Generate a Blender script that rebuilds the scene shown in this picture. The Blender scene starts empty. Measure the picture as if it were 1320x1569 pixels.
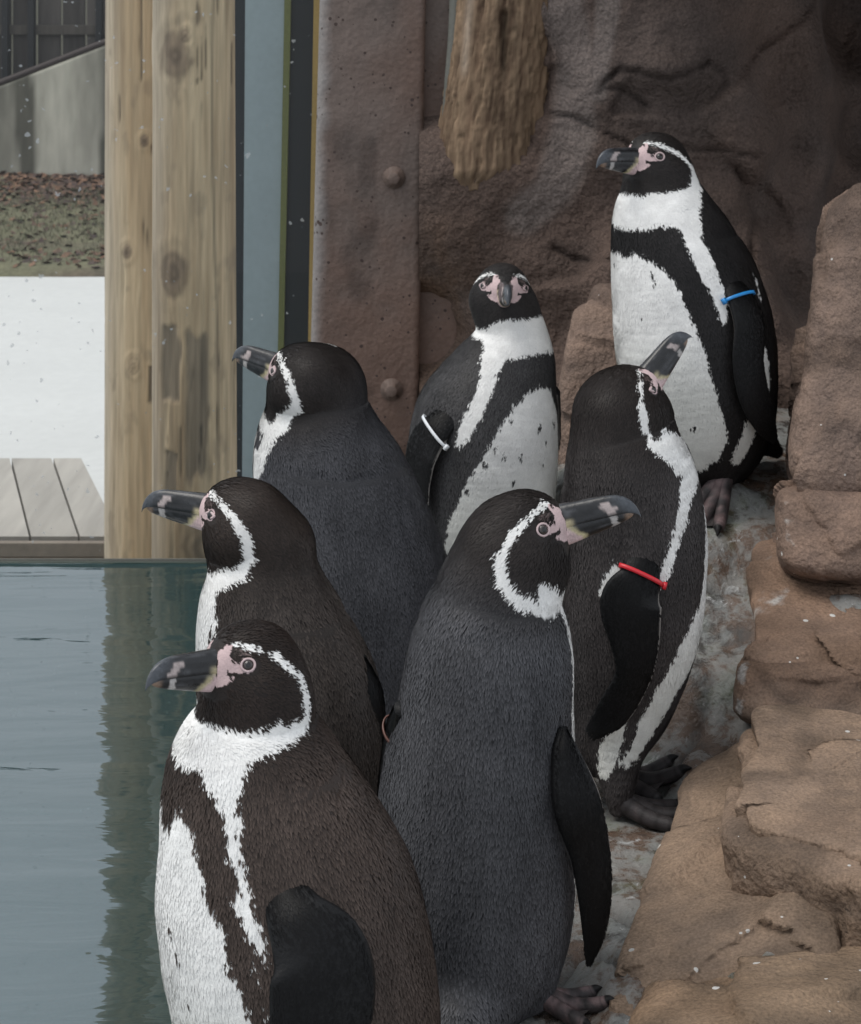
import bpy, bmesh, math, random
import numpy as np
from mathutils import Vector

random.seed(7)
RNG = np.random.default_rng(11)
scene = bpy.context.scene
COL = scene.collection

# ------------------------------------------------------------------ camera
F_PX, HORIZON, CX = 3000.0, -80.0, 660.0      # focal length and horizon in photo pixels
cam_d = bpy.data.cameras.new("camera")
cam = bpy.data.objects.new("camera", cam_d)
COL.objects.link(cam)
cam.location = (0, 0, 0)
cam.rotation_euler = (math.radians(90), 0, 0)
cam_d.sensor_fit = 'HORIZONTAL'
cam_d.sensor_width = 36.0
cam_d.lens = F_PX / 1320.0 * 36.0
cam_d.shift_y = -(784.5 - HORIZON) / 1320.0
cam_d.clip_start = 0.05
cam_d.clip_end = 500
cam_d.dof.use_dof = True
cam_d.dof.focus_distance = 1.95
cam_d.dof.aperture_fstop = 28
scene.camera = cam

# ------------------------------------------------------------------ light
SUN_ELEV, SUN_ROT = 64.0, -98.0
world = bpy.data.worlds.new("World")
scene.world = world
world.use_nodes = True
wn = world.node_tree
wn.nodes.clear()
sky = wn.nodes.new('ShaderNodeTexSky')
sky.sky_type = 'NISHITA'
sky.sun_disc = False
sky.sun_elevation = math.radians(SUN_ELEV)
sky.sun_rotation = math.radians(SUN_ROT)
sky.air_density = 1.0
sky.dust_density = 7.0
sky.ozone_density = 1.0
hs = wn.nodes.new('ShaderNodeHueSaturation')
hs.inputs['Saturation'].default_value = 0.42      # thin overcast: greyer than clear air
bg = wn.nodes.new('ShaderNodeBackground')
bg.inputs['Strength'].default_value = 0.15
wo = wn.nodes.new('ShaderNodeOutputWorld')
wn.links.new(sky.outputs[0], hs.inputs['Color'])
tcw = wn.nodes.new('ShaderNodeTexCoord')
cln = wn.nodes.new('ShaderNodeTexNoise'); cln.inputs['Scale'].default_value = 2.2; cln.inputs['Detail'].default_value = 5
clr = wn.nodes.new('ShaderNodeMapRange')
clr.inputs['From Min'].default_value = 0.3; clr.inputs['From Max'].default_value = 0.7
clr.inputs['To Min'].default_value = 5.0; clr.inputs['To Max'].default_value = 7.4        # cloud brightness
clc = wn.nodes.new('ShaderNodeVectorMath'); clc.operation = 'SCALE'; clc.inputs[0].default_value = (0.92, 0.985, 1.07)
clm = wn.nodes.new('ShaderNodeMix'); clm.data_type = 'RGBA'; clm.inputs[0].default_value = 0.82
wn.links.new(tcw.outputs['Generated'], cln.inputs['Vector'])
wn.links.new(cln.outputs[0], clr.inputs[0]); wn.links.new(clr.outputs[0], clc.inputs['Scale'])
wn.links.new(hs.outputs[0], clm.inputs[6]); wn.links.new(clc.outputs[0], clm.inputs[7])
wn.links.new(clm.outputs[2], bg.inputs['Color'])
wn.links.new(bg.outputs[0], wo.inputs['Surface'])
sun_d = bpy.data.lights.new("sun", 'SUN')
sun_d.energy = 1.5
sun_d.angle = math.radians(36)
sun_d.color = (1.0, 0.96, 0.90)
sun = bpy.data.objects.new("sun", sun_d)
COL.objects.link(sun)
_e, _a = math.radians(SUN_ELEV), math.radians(SUN_ROT)
sdir = Vector((math.sin(_a) * math.cos(_e), math.cos(_a) * math.cos(_e), math.sin(_e)))
sun.rotation_euler = (-sdir).to_track_quat('-Z', 'Y').to_euler()
sun.location = (-2, -2, 6)

scene.view_settings.view_transform = 'Standard'
scene.view_settings.look = 'None'
scene.view_settings.exposure = 0.06
scene.view_settings.gamma = 1
scene.view_settings.use_curve_mapping = False
scene.render.engine = 'CYCLES'
scene.cycles.max_bounces = 8
scene.cycles.transparent_max_bounces = 16
scene.render.resolution_x, scene.render.resolution_y = 861, 1024


# ================================================================== helpers
def P(x, y, d):
    """photo pixel + distance from the camera plane -> world point"""
    return np.array([(x - CX) * d / F_PX, d, -(y - HORIZON) * d / F_PX])


def smooth(a, b, x):
    t = np.clip((x - a) / (b - a), 0, 1)
    return t * t * (3 - 2 * t)


def _hash(ix, iy, iz, seed):
    h = (ix * 374761393 + iy * 668265263 + iz * 2147483647 + seed * 974634777) & 0xFFFFFFFF
    h = ((h ^ (h >> 13)) * 1274126177) & 0xFFFFFFFF
    h = ((h ^ (h >> 16)) * 2246822519) & 0xFFFFFFFF
    return ((h ^ (h >> 15)) & 0xFFFFFF) / float(0xFFFFFF)


def vnoise(p, seed=0):
    p = np.asarray(p, float)
    i = np.floor(p).astype(np.int64)
    f = p - i
    f = f * f * (3 - 2 * f)
    out = np.zeros(len(p))
    for dx in (0, 1):
        for dy in (0, 1):
            for dz in (0, 1):
                w = (f[:, 0] if dx else 1 - f[:, 0]) * (f[:, 1] if dy else 1 - f[:, 1]) * (f[:, 2] if dz else 1 - f[:, 2])
                out += w * _hash(i[:, 0] + dx, i[:, 1] + dy, i[:, 2] + dz, seed)
    return out * 2 - 1


def fbm(p, octaves=4, seed=0, gain=0.5):
    p = np.asarray(p, float)
    a, s, o = 1.0, 0.0, np.zeros(len(p))
    for k in range(octaves):
        o += a * vnoise(p * (2 ** k) + 17.3 * k, seed + k)
        s += a
        a *= gain
    return o / s


def catmull(pts, n):
    """dense Catmull-Rom through rows of pts, n samples per span"""
    p = np.asarray(pts, float)
    q = np.vstack([2 * p[0] - p[1], p, 2 * p[-1] - p[-2]])
    out = []
    for i in range(1, len(q) - 2):
        p0, p1, p2, p3 = q[i - 1], q[i], q[i + 1], q[i + 2]
        for t in np.linspace(0, 1, n, endpoint=False):
            out.append(0.5 * (2 * p1 + (p2 - p0) * t + (2 * p0 - 5 * p1 + 4 * p2 - p3) * t * t + (3 * p1 - p0 - 3 * p2 + p3) * t ** 3))
    out.append(q[-2])
    return np.array(out)


def norm(v):
    v = np.asarray(v, float)
    return v / (np.linalg.norm(v, axis=-1, keepdims=True) + 1e-12)


def mk(name, verts, faces, mat=None, parent=None, col=None, smooth_shade=True, loc=None):
    """one mesh object; col = per-vertex RGB stored in the attribute Col; loc = world origin"""
    v = np.asarray(verts, float)
    if loc is not None:
        v = v - np.asarray(loc)
    me = bpy.data.meshes.new(name)
    me.from_pydata(v.tolist(), [], [tuple(int(i) for i in f) for f in faces] if not isinstance(faces, np.ndarray) else faces.tolist())
    if smooth_shade:
        me.polygons.foreach_set('use_smooth', np.ones(len(me.polygons), bool))
    if col is not None:
        at = me.color_attributes.new('Col', 'FLOAT_COLOR', 'POINT')
        c = np.ones((len(v), 4), np.float32)
        c[:, :3] = col
        at.data.foreach_set('color', c.ravel())
    if mat:
        me.materials.append(mat)
    me.update()
    o = bpy.data.objects.new(name, me)
    COL.objects.link(o)
    if parent is not None:
        o.parent = parent
    if loc is not None:
        o.location = loc
    return o


def empty(name, loc):
    o = bpy.data.objects.new(name, None)
    o.empty_display_size = 0.05
    COL.objects.link(o)
    o.location = loc
    return o


def tag(o, label=None, cat=None, group=None, kind=None):
    if label: o['label'] = label
    if cat: o['category'] = cat
    if group: o['group'] = group
    if kind: o['kind'] = kind
    return o


def child(name, verts, faces, mat, parent, **kw):
    """a part: world-space vertices, parented to a top-level empty that sits at parent.location"""
    loc = np.array(parent.location)
    q = parent.parent
    while q is not None:
        loc = loc + np.array(q.location)
        q = q.parent
    return mk(name, np.asarray(verts) - loc, faces, mat, parent, **kw)


def box(x0, x1, y0, y1, z0, z1, bev=0.0):
    """vertices and faces of a box with chamfered long edges"""
    bm = bmesh.new()
    bmesh.ops.create_cube(bm, size=1)
    for v in bm.verts:
        v.co = Vector(((x0 + x1) / 2 + v.co.x * (x1 - x0), (y0 + y1) / 2 + v.co.y * (y1 - y0), (z0 + z1) / 2 + v.co.z * (z1 - z0)))
    if bev > 0:
        bmesh.ops.bevel(bm, geom=bm.edges[:], offset=bev, segments=2, affect='EDGES', profile=0.6)
    bm.verts.index_update()
    v = np.array([x.co[:] for x in bm.verts])
    f = [[x.index for x in fc.verts] for fc in bm.faces]
    bm.free()
    return v, f


def tube(pts, radii, n=12, cap=True):
    pts = np.asarray(pts, float)
    m = len(pts)
    t = norm(np.gradient(pts, axis=0))
    ref = np.array([0.0, 0.0, 1.0]) if abs(t[0][2]) < 0.9 else np.array([1.0, 0.0, 0.0])
    vs, fs = [], []
    for i in range(m):
        a = norm(np.cross(t[i], ref))
        b = np.cross(t[i], a)
        for k in range(n):
            an = 2 * math.pi * k / n
            vs.append(pts[i] + radii[i] * (math.cos(an) * a + math.sin(an) * b))
    for i in range(m - 1):
        for k in range(n):
            fs.append((i * n + k, i * n + (k + 1) % n, (i + 1) * n + (k + 1) % n, (i + 1) * n + k))
    if cap:
        fs.append(tuple(range(n))[::-1])
        fs.append(tuple((m - 1) * n + k for k in range(n)))
    return np.array(vs), fs


# ------------------------------------------------------------------ materials
def material(name, base=(0.5, 0.5, 0.5), vcol=False, rough=0.7, spec=0.4, var=0.25, var_scale=20.0, fine_scale=180.0,
             bump=0.3, bump_scale=120.0, bump_dist=0.002, stretch=(1, 1, 1), metallic=0.0, rough_var=0.1, specks=None, coat=0.0, fine_amt=0.5):
    m = bpy.data.materials.new(name)
    m.use_nodes = True
    nt = m.node_tree
    N, L = nt.nodes, nt.links
    b = N['Principled BSDF']
    b.inputs['Roughness'].default_value = rough
    b.inputs['Specular IOR Level'].default_value = spec
    b.inputs['Metallic'].default_value = metallic
    if coat: b.inputs['Coat Weight'].default_value = coat
    geo = N.new('ShaderNodeNewGeometry')
    mp = N.new('ShaderNodeMapping')
    mp.inputs['Scale'].default_value = stretch
    L.new(geo.outputs['Position'], mp.inputs['Vector'])
    vec = mp.outputs[0]
    if vcol:
        src = N.new('ShaderNodeAttribute')
        src.attribute_name = 'Col'
        csock = src.outputs['Color']
    else:
        src = N.new('ShaderNodeRGB')
        src.outputs[0].default_value = (*base, 1)
        csock = src.outputs[0]
    if var > 0:
        n1 = N.new('ShaderNodeTexNoise'); n1.inputs['Scale'].default_value = var_scale; n1.inputs['Detail'].default_value = 6
        n2 = N.new('ShaderNodeTexNoise'); n2.inputs['Scale'].default_value = fine_scale; n2.inputs['Detail'].default_value = 4
        L.new(vec, n1.inputs['Vector']); L.new(vec, n2.inputs['Vector'])
        mx = N.new('ShaderNodeMix'); mx.data_type = 'FLOAT'
        mx.inputs[0].default_value = fine_amt
        L.new(n1.outputs[0], mx.inputs[2]); L.new(n2.outputs[0], mx.inputs[3])
        mr = N.new('ShaderNodeMapRange')
        mr.inputs['From Min'].default_value = 0.3; mr.inputs['From Max'].default_value = 0.7
        mr.inputs['To Min'].default_value = 1 - var; mr.inputs['To Max'].default_value = 1 + var
        L.new(mx.outputs[0], mr.inputs[0])
        mu = N.new('ShaderNodeVectorMath'); mu.operation = 'SCALE'
        L.new(csock, mu.inputs[0]); L.new(mr.outputs[0], mu.inputs['Scale'])
        csock = mu.outputs[0]
        if rough_var:
            rr = N.new('ShaderNodeMapRange')
            rr.inputs['To Min'].default_value = max(0.05, rough - rough_var); rr.inputs['To Max'].default_value = min(1, rough + rough_var)
            L.new(n1.outputs[0], rr.inputs[0]); L.new(rr.outputs[0], b.inputs['Roughness'])
    if specks:
        scol, sscale, sthr = specks
        vo = N.new('ShaderNodeTexVoronoi'); vo.inputs['Scale'].default_value = sscale
        L.new(geo.outputs['Position'], vo.inputs['Vector'])
        nn = N.new('ShaderNodeTexNoise'); nn.inputs['Scale'].default_value = sscale * 0.37
        L.new(geo.outputs['Position'], nn.inputs['Vector'])
        ad = N.new('ShaderNodeMath'); ad.operation = 'SUBTRACT'
        L.new(nn.outputs[0], ad.inputs[0]); ad.inputs[1].default_value = 0.5
        sm = N.new('ShaderNodeMath'); sm.operation = 'MULTIPLY_ADD'
        L.new(ad.outputs[0], sm.inputs[0]); sm.inputs[1].default_value = 0.9; sm.inputs[2].default_value = sthr
        lt = N.new('ShaderNodeMath'); lt.operation = 'LESS_THAN'
        L.new(vo.outputs['Distance'], lt.inputs[0]); L.new(sm.outputs[0], lt.inputs[1])
        mc = N.new('ShaderNodeMix'); mc.data_type = 'RGBA'
        L.new(lt.outputs[0], mc.inputs[0]); L.new(csock, mc.inputs[6]); mc.inputs[7].default_value = (*scol, 1)
        csock = mc.outputs[2]
    L.new(csock, b.inputs['Base Color'])
    if bump > 0:
        nb = N.new('ShaderNodeTexNoise'); nb.inputs['Scale'].default_value = bump_scale; nb.inputs['Detail'].default_value = 7
        L.new(vec, nb.inputs['Vector'])
        bp = N.new('ShaderNodeBump'); bp.inputs['Strength'].default_value = bump; bp.inputs['Distance'].default_value = bump_dist
        L.new(nb.outputs[0], bp.inputs['Height']); L.new(bp.outputs[0], b.inputs['Normal'])
    return m


M = {}
M['plumage'] = material('plumage', vcol=True, rough=0.45, spec=0.14, var=0.12, var_scale=60, fine_scale=500, bump=0)
M['skin'] = material('penguin_skin', vcol=True, rough=0.5, spec=0.2, var=0.18, var_scale=90, fine_scale=700, bump=0.5, bump_scale=420, bump_dist=0.0012)
M['bill'] = material('bill_horn', vcol=True, rough=0.3, spec=0.5, var=0.35, var_scale=120, fine_scale=500, bump=0.35, bump_scale=160, bump_dist=0.001)
M['eye'] = material('eye', vcol=True, rough=0.06, spec=0.6, var=0, bump=0)
M['lid'] = material('eyelid', base=(0.50, 0.385, 0.38), rough=0.5, var=0.2, var_scale=300, bump=0.3, bump_scale=600, bump_dist=0.0006)
M['rock'] = material('boulder_rock', vcol=True, rough=0.85, spec=0.25, var=0.45, var_scale=14, fine_scale=330, fine_amt=0.55, bump=0.9, bump_scale=130, bump_dist=0.007,
                     specks=((0.55, 0.53, 0.50), 42, -0.01))
M['wall'] = material('cliff_rock', vcol=True, rough=0.85, spec=0.2, var=0.5, var_scale=9, fine_scale=230, fine_amt=0.55, bump=1.0, bump_scale=80, bump_dist=0.012,
                     specks=((0.5, 0.5, 0.5), 26, -0.10))
M['ground'] = material('wet_ledge_rock', vcol=True, rough=0.42, spec=0.5, var=0.45, var_scale=28, fine_scale=240, bump=0.8, bump_scale=90, bump_dist=0.005, rough_var=0.2)
M['wood'] = material('log_wood', vcol=True, rough=0.75, spec=0.25, var=0.42, var_scale=7, fine_scale=90, bump=0.6, bump_scale=90, bump_dist=0.002, stretch=(1, 1, 0.06))
M['drift'] = material('driftwood', vcol=True, rough=0.85, spec=0.2, var=0.45, var_scale=9, fine_scale=90, bump=0.9, bump_scale=80, bump_dist=0.006, stretch=(1, 1, 0.10), fine_amt=0.6)
M['deckwood'] = material('deck_wood', vcol=True, rough=0.8, var=0.22, var_scale=6, fine_scale=40, bump=0.3, bump_scale=60, stretch=(1, 0.1, 1))
M['steel'] = material('rusty_painted_steel', vcol=True, rough=0.62, spec=0.45, var=0.22, var_scale=11, fine_scale=150, bump=0.7, bump_scale=90, bump_dist=0.0035,
                      specks=((0.05, 0.03, 0.024), 75, 0.10))
M['blue'] = material('blue_grey_paint', base=(0.38, 0.45, 0.465), rough=0.5, var=0.08, var_scale=8, fine_scale=80, bump=0.05)
M['black'] = material('black_rubber', base=(0.008, 0.010, 0.013), rough=0.5, var=0.3, var_scale=20, bump=0.1, specks=((0.2, 0.21, 0.22), 45, -0.02))
M['tan'] = material('yellowed_sealant', base=(0.36, 0.25, 0.09), rough=0.5, var=0.15, var_scale=10, bump=0.1)
M['olive'] = material('olive_sealant', base=(0.17, 0.18, 0.05), rough=0.5, var=0.15, var_scale=10, bump=0.1)
M['galv'] = material('grey_green_pipe', base=(0.15, 0.148, 0.128), rough=0.7, var=0.2, var_scale=12, bump=0.2)
M['concrete_path'] = material('pale_concrete', base=(0.56, 0.56, 0.545), rough=0.9, var=0.06, var_scale=2.0, fine_scale=30, bump=0.1,
                              specks=((0.35, 0.33, 0.3), 9, -0.12))
M['stained'] = material('stained_concrete', vcol=True, rough=0.9, var=0.3, var_scale=2.2, fine_scale=20, bump=0.3, bump_scale=20, stretch=(1, 1, 0.25))
M['bank'] = material('bank_soil', vcol=True, rough=0.95, var=0.4, var_scale=5, fine_scale=40, bump=0.5, bump_scale=30, bump_dist=0.02)
M['leaf'] = material('dry_leaf', vcol=True, rough=0.8, var=0.2, bump=0)
M['fence'] = material('weathered_fence_board', vcol=True, rough=0.9, var=0.3, var_scale=5, fine_scale=40, bump=0.3, stretch=(1, 1, 0.1))
M['rail'] = material('dark_red_rail', base=(0.035, 0.024, 0.022), rough=0.6, var=0.2, bump=0.1)
M['dark'] = material('dark_metal', base=(0.012, 0.012, 0.013), rough=0.5, var=0.2, bump=0.1)


def ledge_material():
    m = bpy.data.materials.new('wet_ledge_rock'); m.use_nodes = True
    nt = m.node_tree; N, L = nt.nodes, nt.links
    b = N['Principled BSDF']
    geo = N.new('ShaderNodeNewGeometry')

    def noise(scale, detail, rough=0.6, dist=0.0):
        n = N.new('ShaderNodeTexNoise'); n.inputs['Scale'].default_value = scale; n.inputs['Detail'].default_value = detail
        n.inputs['Roughness'].default_value = rough; n.inputs['Distortion'].default_value = dist
        L.new(geo.outputs['Position'], n.inputs['Vector']); return n.outputs[0]

    def ramp(sock, a, bb):
        r = N.new('ShaderNodeMapRange'); r.interpolation_type = 'SMOOTHSTEP'
        r.inputs['From Min'].default_value = a; r.inputs['From Max'].default_value = bb
        L.new(sock, r.inputs[0]); return r.outputs[0]

    def mix(fac, c1, c2):
        x = N.new('ShaderNodeMix'); x.data_type = 'RGBA'; L.new(fac, x.inputs[0])
        for k, c in ((6, c1), (7, c2)):
            if isinstance(c, tuple): x.inputs[k].default_value = (*c, 1)
            else: L.new(c, x.inputs[k])
        return x.outputs[2]

    def mul(a, k):
        x = N.new('ShaderNodeMath'); x.operation = 'MULTIPLY'; L.new(a, x.inputs[0])
        if isinstance(k, float): x.inputs[1].default_value = k
        else: L.new(k, x.inputs[1])
        return x.outputs[0]
    c = mix(ramp(noise(11, 6), 0.42, 0.56), (0.06, 0.056, 0.052), (0.125, 0.082, 0.058))
    c = mix(mul(ramp(noise(9, 5), 0.52, 0.66), 0.75), c, (0.10, 0.115, 0.06))
    g1 = ramp(noise(13, 8, 0.68, 0.6), 0.41, 0.51)
    g2 = ramp(noise(48, 7, 0.7), 0.36, 0.50)
    g = mul(g1, g2)
    c = mix(mul(g, 0.6), c, (0.30, 0.315, 0.305))
    g3 = mul(ramp(noise(26, 8, 0.75, 1.0), 0.60, 0.66), 0.8)
    c = mix(g3, c, (0.48, 0.485, 0.48))
    c = mix(mul(ramp(noise(240, 3, 0.6), 0.58, 0.70), 0.35), c, (0.04, 0.036, 0.032))
    at = N.new('ShaderNodeAttribute'); at.attribute_name = 'Col'
    vm = N.new('ShaderNodeMix'); vm.data_type = 'RGBA'; vm.blend_type = 'MULTIPLY'; vm.inputs[0].default_value = 1.0
    L.new(c, vm.inputs[6]); L.new(at.outputs['Color'], vm.inputs[7])
    L.new(vm.outputs[2], b.inputs['Base Color'])
    rr = N.new('ShaderNodeMapRange'); rr.inputs['To Min'].default_value = 0.16; rr.inputs['To Max'].default_value = 0.6
    L.new(g1, rr.inputs[0]); L.new(rr.outputs[0], b.inputs['Roughness'])
    bp = N.new('ShaderNodeBump'); bp.inputs['Strength'].default_value = 0.9; bp.inputs['Distance'].default_value = 0.008
    L.new(noise(55, 9, 0.65), bp.inputs['Height']); L.new(bp.outputs[0], b.inputs['Normal'])
    return m


def plastic(name, c):
    return material(name, base=c, rough=0.35, spec=0.5, var=0.05, bump=0.0)


# ================================================================== ground surface
GC = np.array([P(840, 1556, 1.83), P(760, 1560, 1.875), P(985, 1256, 2.25), P(950, 1212, 2.32),
               P(470, 1885, 1.62), P(442, 1432, 2.05), P(572, 1182, 2.45), P(738, 945, 2.85), P(620, 1100, 2.6),
               P(1000, 1500, 1.85), P(1000, 1300, 2.15), P(1110, 1150, 2.32), P(1100, 1010, 2.46), P(1130, 905, 2.58), P(1095, 815, 2.63), P(1150, 800, 2.66),
               P(1118, 735, 2.72), P(1060, 735, 2.74), P(1180, 720, 2.80), P(930, 720, 2.9), P(1100, 640, 3.1), P(900, 640, 3.2), P(760, 830, 3.3),
               P(900, 900, 2.68), P(1250, 1500, 1.8), P(1300, 900, 2.5), P(560, 2000, 1.4), P(900, 2000, 1.4), P(1200, 2000, 1.4)])


def ground_z(X, Y):
    X = np.atleast_1d(np.asarray(X, float)); Y = np.atleast_1d(np.asarray(Y, float))
    d2 = (X[:, None] - GC[None, :, 0]) ** 2 + (Y[:, None] - GC[None, :, 1]) ** 2 + 0.0006
    w = d2 ** -1.9
    z = (w * GC[None, :, 2]).sum(1) / w.sum(1)
    p = np.stack([X, Y, 0 * X], 1)
    return z + 0.004 * fbm(p * 22, 4, 3)


# ================================================================== rocks
def facets(p, n, seed, tilt=0.25, off=0.012, sharp=500.0):
    """broken rock faces: each point takes the tilted plane of its nearest seed, softly blended"""
    r = np.random.default_rng(seed)
    lo, hi = p.min(0), p.max(0)
    sd = r.uniform(lo, hi, (n, 3))
    tl = r.normal(0, tilt, (n, 3)); of = r.uniform(-off, off, n)
    ext = (hi - lo).max()
    num = np.zeros(len(p)); den = np.zeros(len(p)) + 1e-30
    d2 = ((p[:, None, :] - sd[None]) ** 2).sum(2)
    dm = d2.min(1)
    for i in range(n):
        w = np.exp(-np.minimum((d2[:, i] - dm) * sharp / ext ** 2 * 4, 60))
        num += w * (((p - sd[i]) @ tl[i]) + of[i]); den += w
    return num / den


def cube_sphere(n):
    g = np.linspace(-1, 1, n + 1)
    vs, fs, idx = [], [], {}

    def vid(p):
        k = tuple(np.round(p, 6))
        if k not in idx:
            idx[k] = len(vs); vs.append(p)
        return idx[k]
    for ax in range(3):
        for s in (-1, 1):
            for i in range(n):
                for j in range(n):
                    q = []
                    for (a, b) in ((i, j), (i + 1, j), (i + 1, j + 1), (i, j + 1)):
                        p = [0, 0, 0]
                        p[ax] = s; p[(ax + 1) % 3] = g[a]; p[(ax + 2) % 3] = g[b]
                        q.append(vid(tuple(p)))
                    fs.append(q if s > 0 else q[::-1])
    return np.array(vs, float), fs


_CS = cube_sphere(56)


def block(name, corners, label, amp=0.012, k=7.0, seed=1, base=(0.25, 0.165, 0.115), scale=7.0, dark=(0.115, 0.083, 0.066), stain=0.0, crack=(), group=None, drips=()):
    """a rounded, weathered boulder through eight corner points
    order: front bottom l, r, front top l, r, back bottom l, r, back top l, r"""
    c = np.array([P(*q) for q in corners])
    u, fs = _CS
    nrm = (np.abs(u) ** k).sum(1) ** (1 / k)
    q = u / nrm[:, None]
    q = 0.5 + 0.5 * q * 1.04
    x, y, z = q[:, 0:1], q[:, 1:2], q[:, 2:3]       # x right, y back, z up
    v = ((1 - y) * ((1 - z) * ((1 - x) * c[0] + x * c[1]) + z * ((1 - x) * c[2] + x * c[3]))
         + y * ((1 - z) * ((1 - x) * c[4] + x * c[5]) + z * ((1 - x) * c[6] + x * c[7])))
    cen = v.mean(0)
    out = norm(v - cen)
    n1 = fbm(v * scale, 3, seed)
    n2 = fbm(v * scale * 4.5, 4, seed + 9)
    warp = v + 0.03 * np.stack([fbm(v * 9, 2, seed + 31), fbm(v * 9, 2, seed + 32), fbm(v * 9, 2, seed + 33)], 1)
    ridg = 1 - np.abs(fbm(warp * np.array([4, 4, 11]), 3, seed + 21))
    cr = smooth(0.82, 0.99, ridg)
    fct = np.clip(facets(v + 0.010 * np.stack([n2, np.roll(n2, 7), n1], 1), 16, seed + 3, 0.17, amp * 1.2, 600), -0.03, 0.03)
    n3 = fbm(v * 75, 3, seed + 12)
    n4 = fbm(warp * np.array([7, 7, 70]), 3, seed + 13)
    v2 = v + out * (amp * 0.5 * n1 + amp * 0.35 * n2 - amp * 0.45 * cr + fct * 0.8 + 0.0016 * n3 + 0.0016 * n4)[:, None]
    crk = np.zeros(len(v))
    for line, wid, dep in crack:
        pts = np.array([P(*a) for a in line])
        dm = np.full(len(v2), 9.0)
        for a, b in zip(pts[:-1], pts[1:]):
            ab = b - a
            t = np.clip(((v2 - a) @ ab) / (ab @ ab), 0, 1)
            dm = np.minimum(dm, np.linalg.norm(v2 - a - t[:, None] * ab, axis=1))
        g = np.exp(-(dm / wid) ** 2)
        v2 = v2 - out * (dep * g)[:, None]
        crk = np.maximum(crk, g)
    mixv = np.clip(0.5 + 0.5 * n1 + 0.6 * n2 + 0.5 * n3 + 0.45 * n4, 0, 1)[:, None]
    col = np.array(base) * mixv + np.array(base) * np.array([0.66, 0.68, 0.72]) * (1 - mixv)
    rust = smooth(0.15, 0.6, fbm(v * 5, 3, seed + 50))[:, None]
    col = col * (1 - 0.25 * rust) + np.array((0.30, 0.175, 0.10)) * 0.25 * rust
    col = col * (1 - 0.35 * np.maximum(cr, crk)[:, None])
    if stain > 0:
        gz = ground_z(v2[:, 0], v2[:, 1])
        s = smooth(0.09, 0.0, v2[:, 2] - gz + 0.04 * fbm(v2 * 18, 3, seed + 71)) * stain
        col = col * (1 - s[:, None]) + np.array((0.38, 0.38, 0.35)) * s[:, None]
    for line, wid in drips:
        pts = np.array([P(*a) for a in line]); dm = np.full(len(v2), 9.0)
        for a, b in zip(pts[:-1], pts[1:]):
            ab = b - a; t = np.clip(((v2 - a) @ ab) / (ab @ ab), 0, 1)
            dm = np.minimum(dm, np.linalg.norm(v2 - a - t[:, None] * ab, axis=1))
        g = smooth(wid, wid * 0.3, dm + 0.020 * fbm(v2 * 55, 4, seed + 80, 0.65))[:, None] * 0.8
        col = col * (1 - g) + np.array((0.46, 0.46, 0.45)) * g
    col = col * np.array([0.86, 0.82, 0.785])
    o = mk(name, v2, fs, M['rock'], col=col, loc=(cen[0], cen[1], v2[:, 2].min()))
    tag(o, label, 'rock', group)
    return o


# ================================================================== the setting
WATER_Z = -1.16
DG = 3.70           # the glass

# ledge rock under the birds
nx, ny = 190, 330
gx = np.linspace(-0.205, 1.15, nx); gy = np.linspace(0.9, 3.72, ny)
XX, YY = np.meshgrid(gx, gy, indexing='ij')
fx, fy = XX.ravel(), YY.ravel()
edge = 0.02 * fbm(np.stack([fy * 6, 0 * fy, 0 * fy], 1), 3, 5)
fx = fx + edge * np.clip(1 - (fx + 0.205) / 0.2, 0, 1)
fz = ground_z(fx, fy)
pp = np.stack([fx, fy, fz], 1)
fz = fz + 0.006 * fbm(pp * 60, 3, 8) - 0.03 * smooth(0.05, 0, fx + 0.205)
crv = np.zeros(len(fx))
for line in ([P(1090, 898, 2.56), P(1120, 905, 2.57), P(1150, 930, 2.56), P(1180, 950, 2.55)], [P(840, 1465, 1.9), P(900, 1430, 1.95), P(960, 1480, 1.88), P(1000, 1520, 1.85)],
             [P(880, 1330, 2.05), P(930, 1370, 2.02), P(985, 1400, 1.98)], [P(1090, 1060, 2.42), P(1060, 1130, 2.35), P(1010, 1180, 2.3)]):
    for a, b in zip(line[:-1], line[1:]):
        ab = (b - a)[:2]
        t = np.clip(((np.stack([fx, fy], 1) - a[:2]) @ ab) / (ab @ ab), 0, 1)
        dd = np.linalg.norm(np.stack([fx, fy], 1) - a[:2] - t[:, None] * ab, axis=1)
        crv = np.maximum(crv, np.exp(-(dd / 0.007) ** 2))
fz = fz - 0.012 * crv
pp = np.stack([fx, fy, fz], 1)
a1 = fbm(pp * 9, 5, 40); a2 = fbm(pp * 30, 4, 41, 0.65); a3 = fbm(pp * 14, 4, 44)
guano = np.clip(smooth(-0.10, 0.35, a1 * 0.8 + a2 * 0.9 + 0.10), 0, 1)
brown = smooth(0.0, 0.4, a3)
alg = smooth(0.15, 0.45, fbm(pp * 12, 3, 47)) * 0.6
gcol = np.array((0.070, 0.064, 0.057)) * (1 - brown[:, None]) + np.array((0.12, 0.08, 0.055)) * brown[:, None]
gcol = gcol * (1 - 0.8 * guano[:, None]) + np.array((0.27, 0.275, 0.265)) * 0.8 * guano[:, None]
gcol = gcol * (1 - alg[:, None]) + np.array((0.12, 0.135, 0.075)) * alg[:, None]
gcol = np.ones((len(fx), 3)) * (1 - 0.6 * crv[:, None])
ii = np.arange(nx * ny).reshape(nx, ny)
q = np.stack([ii[:-1, :-1], ii[1:, :-1], ii[1:, 1:], ii[:-1, 1:]], -1).reshape(-1, 4)
verts = [np.stack([fx, fy, fz], 1)]; faces = [tuple(r) for r in q.tolist()]; cols = [gcol]
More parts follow.
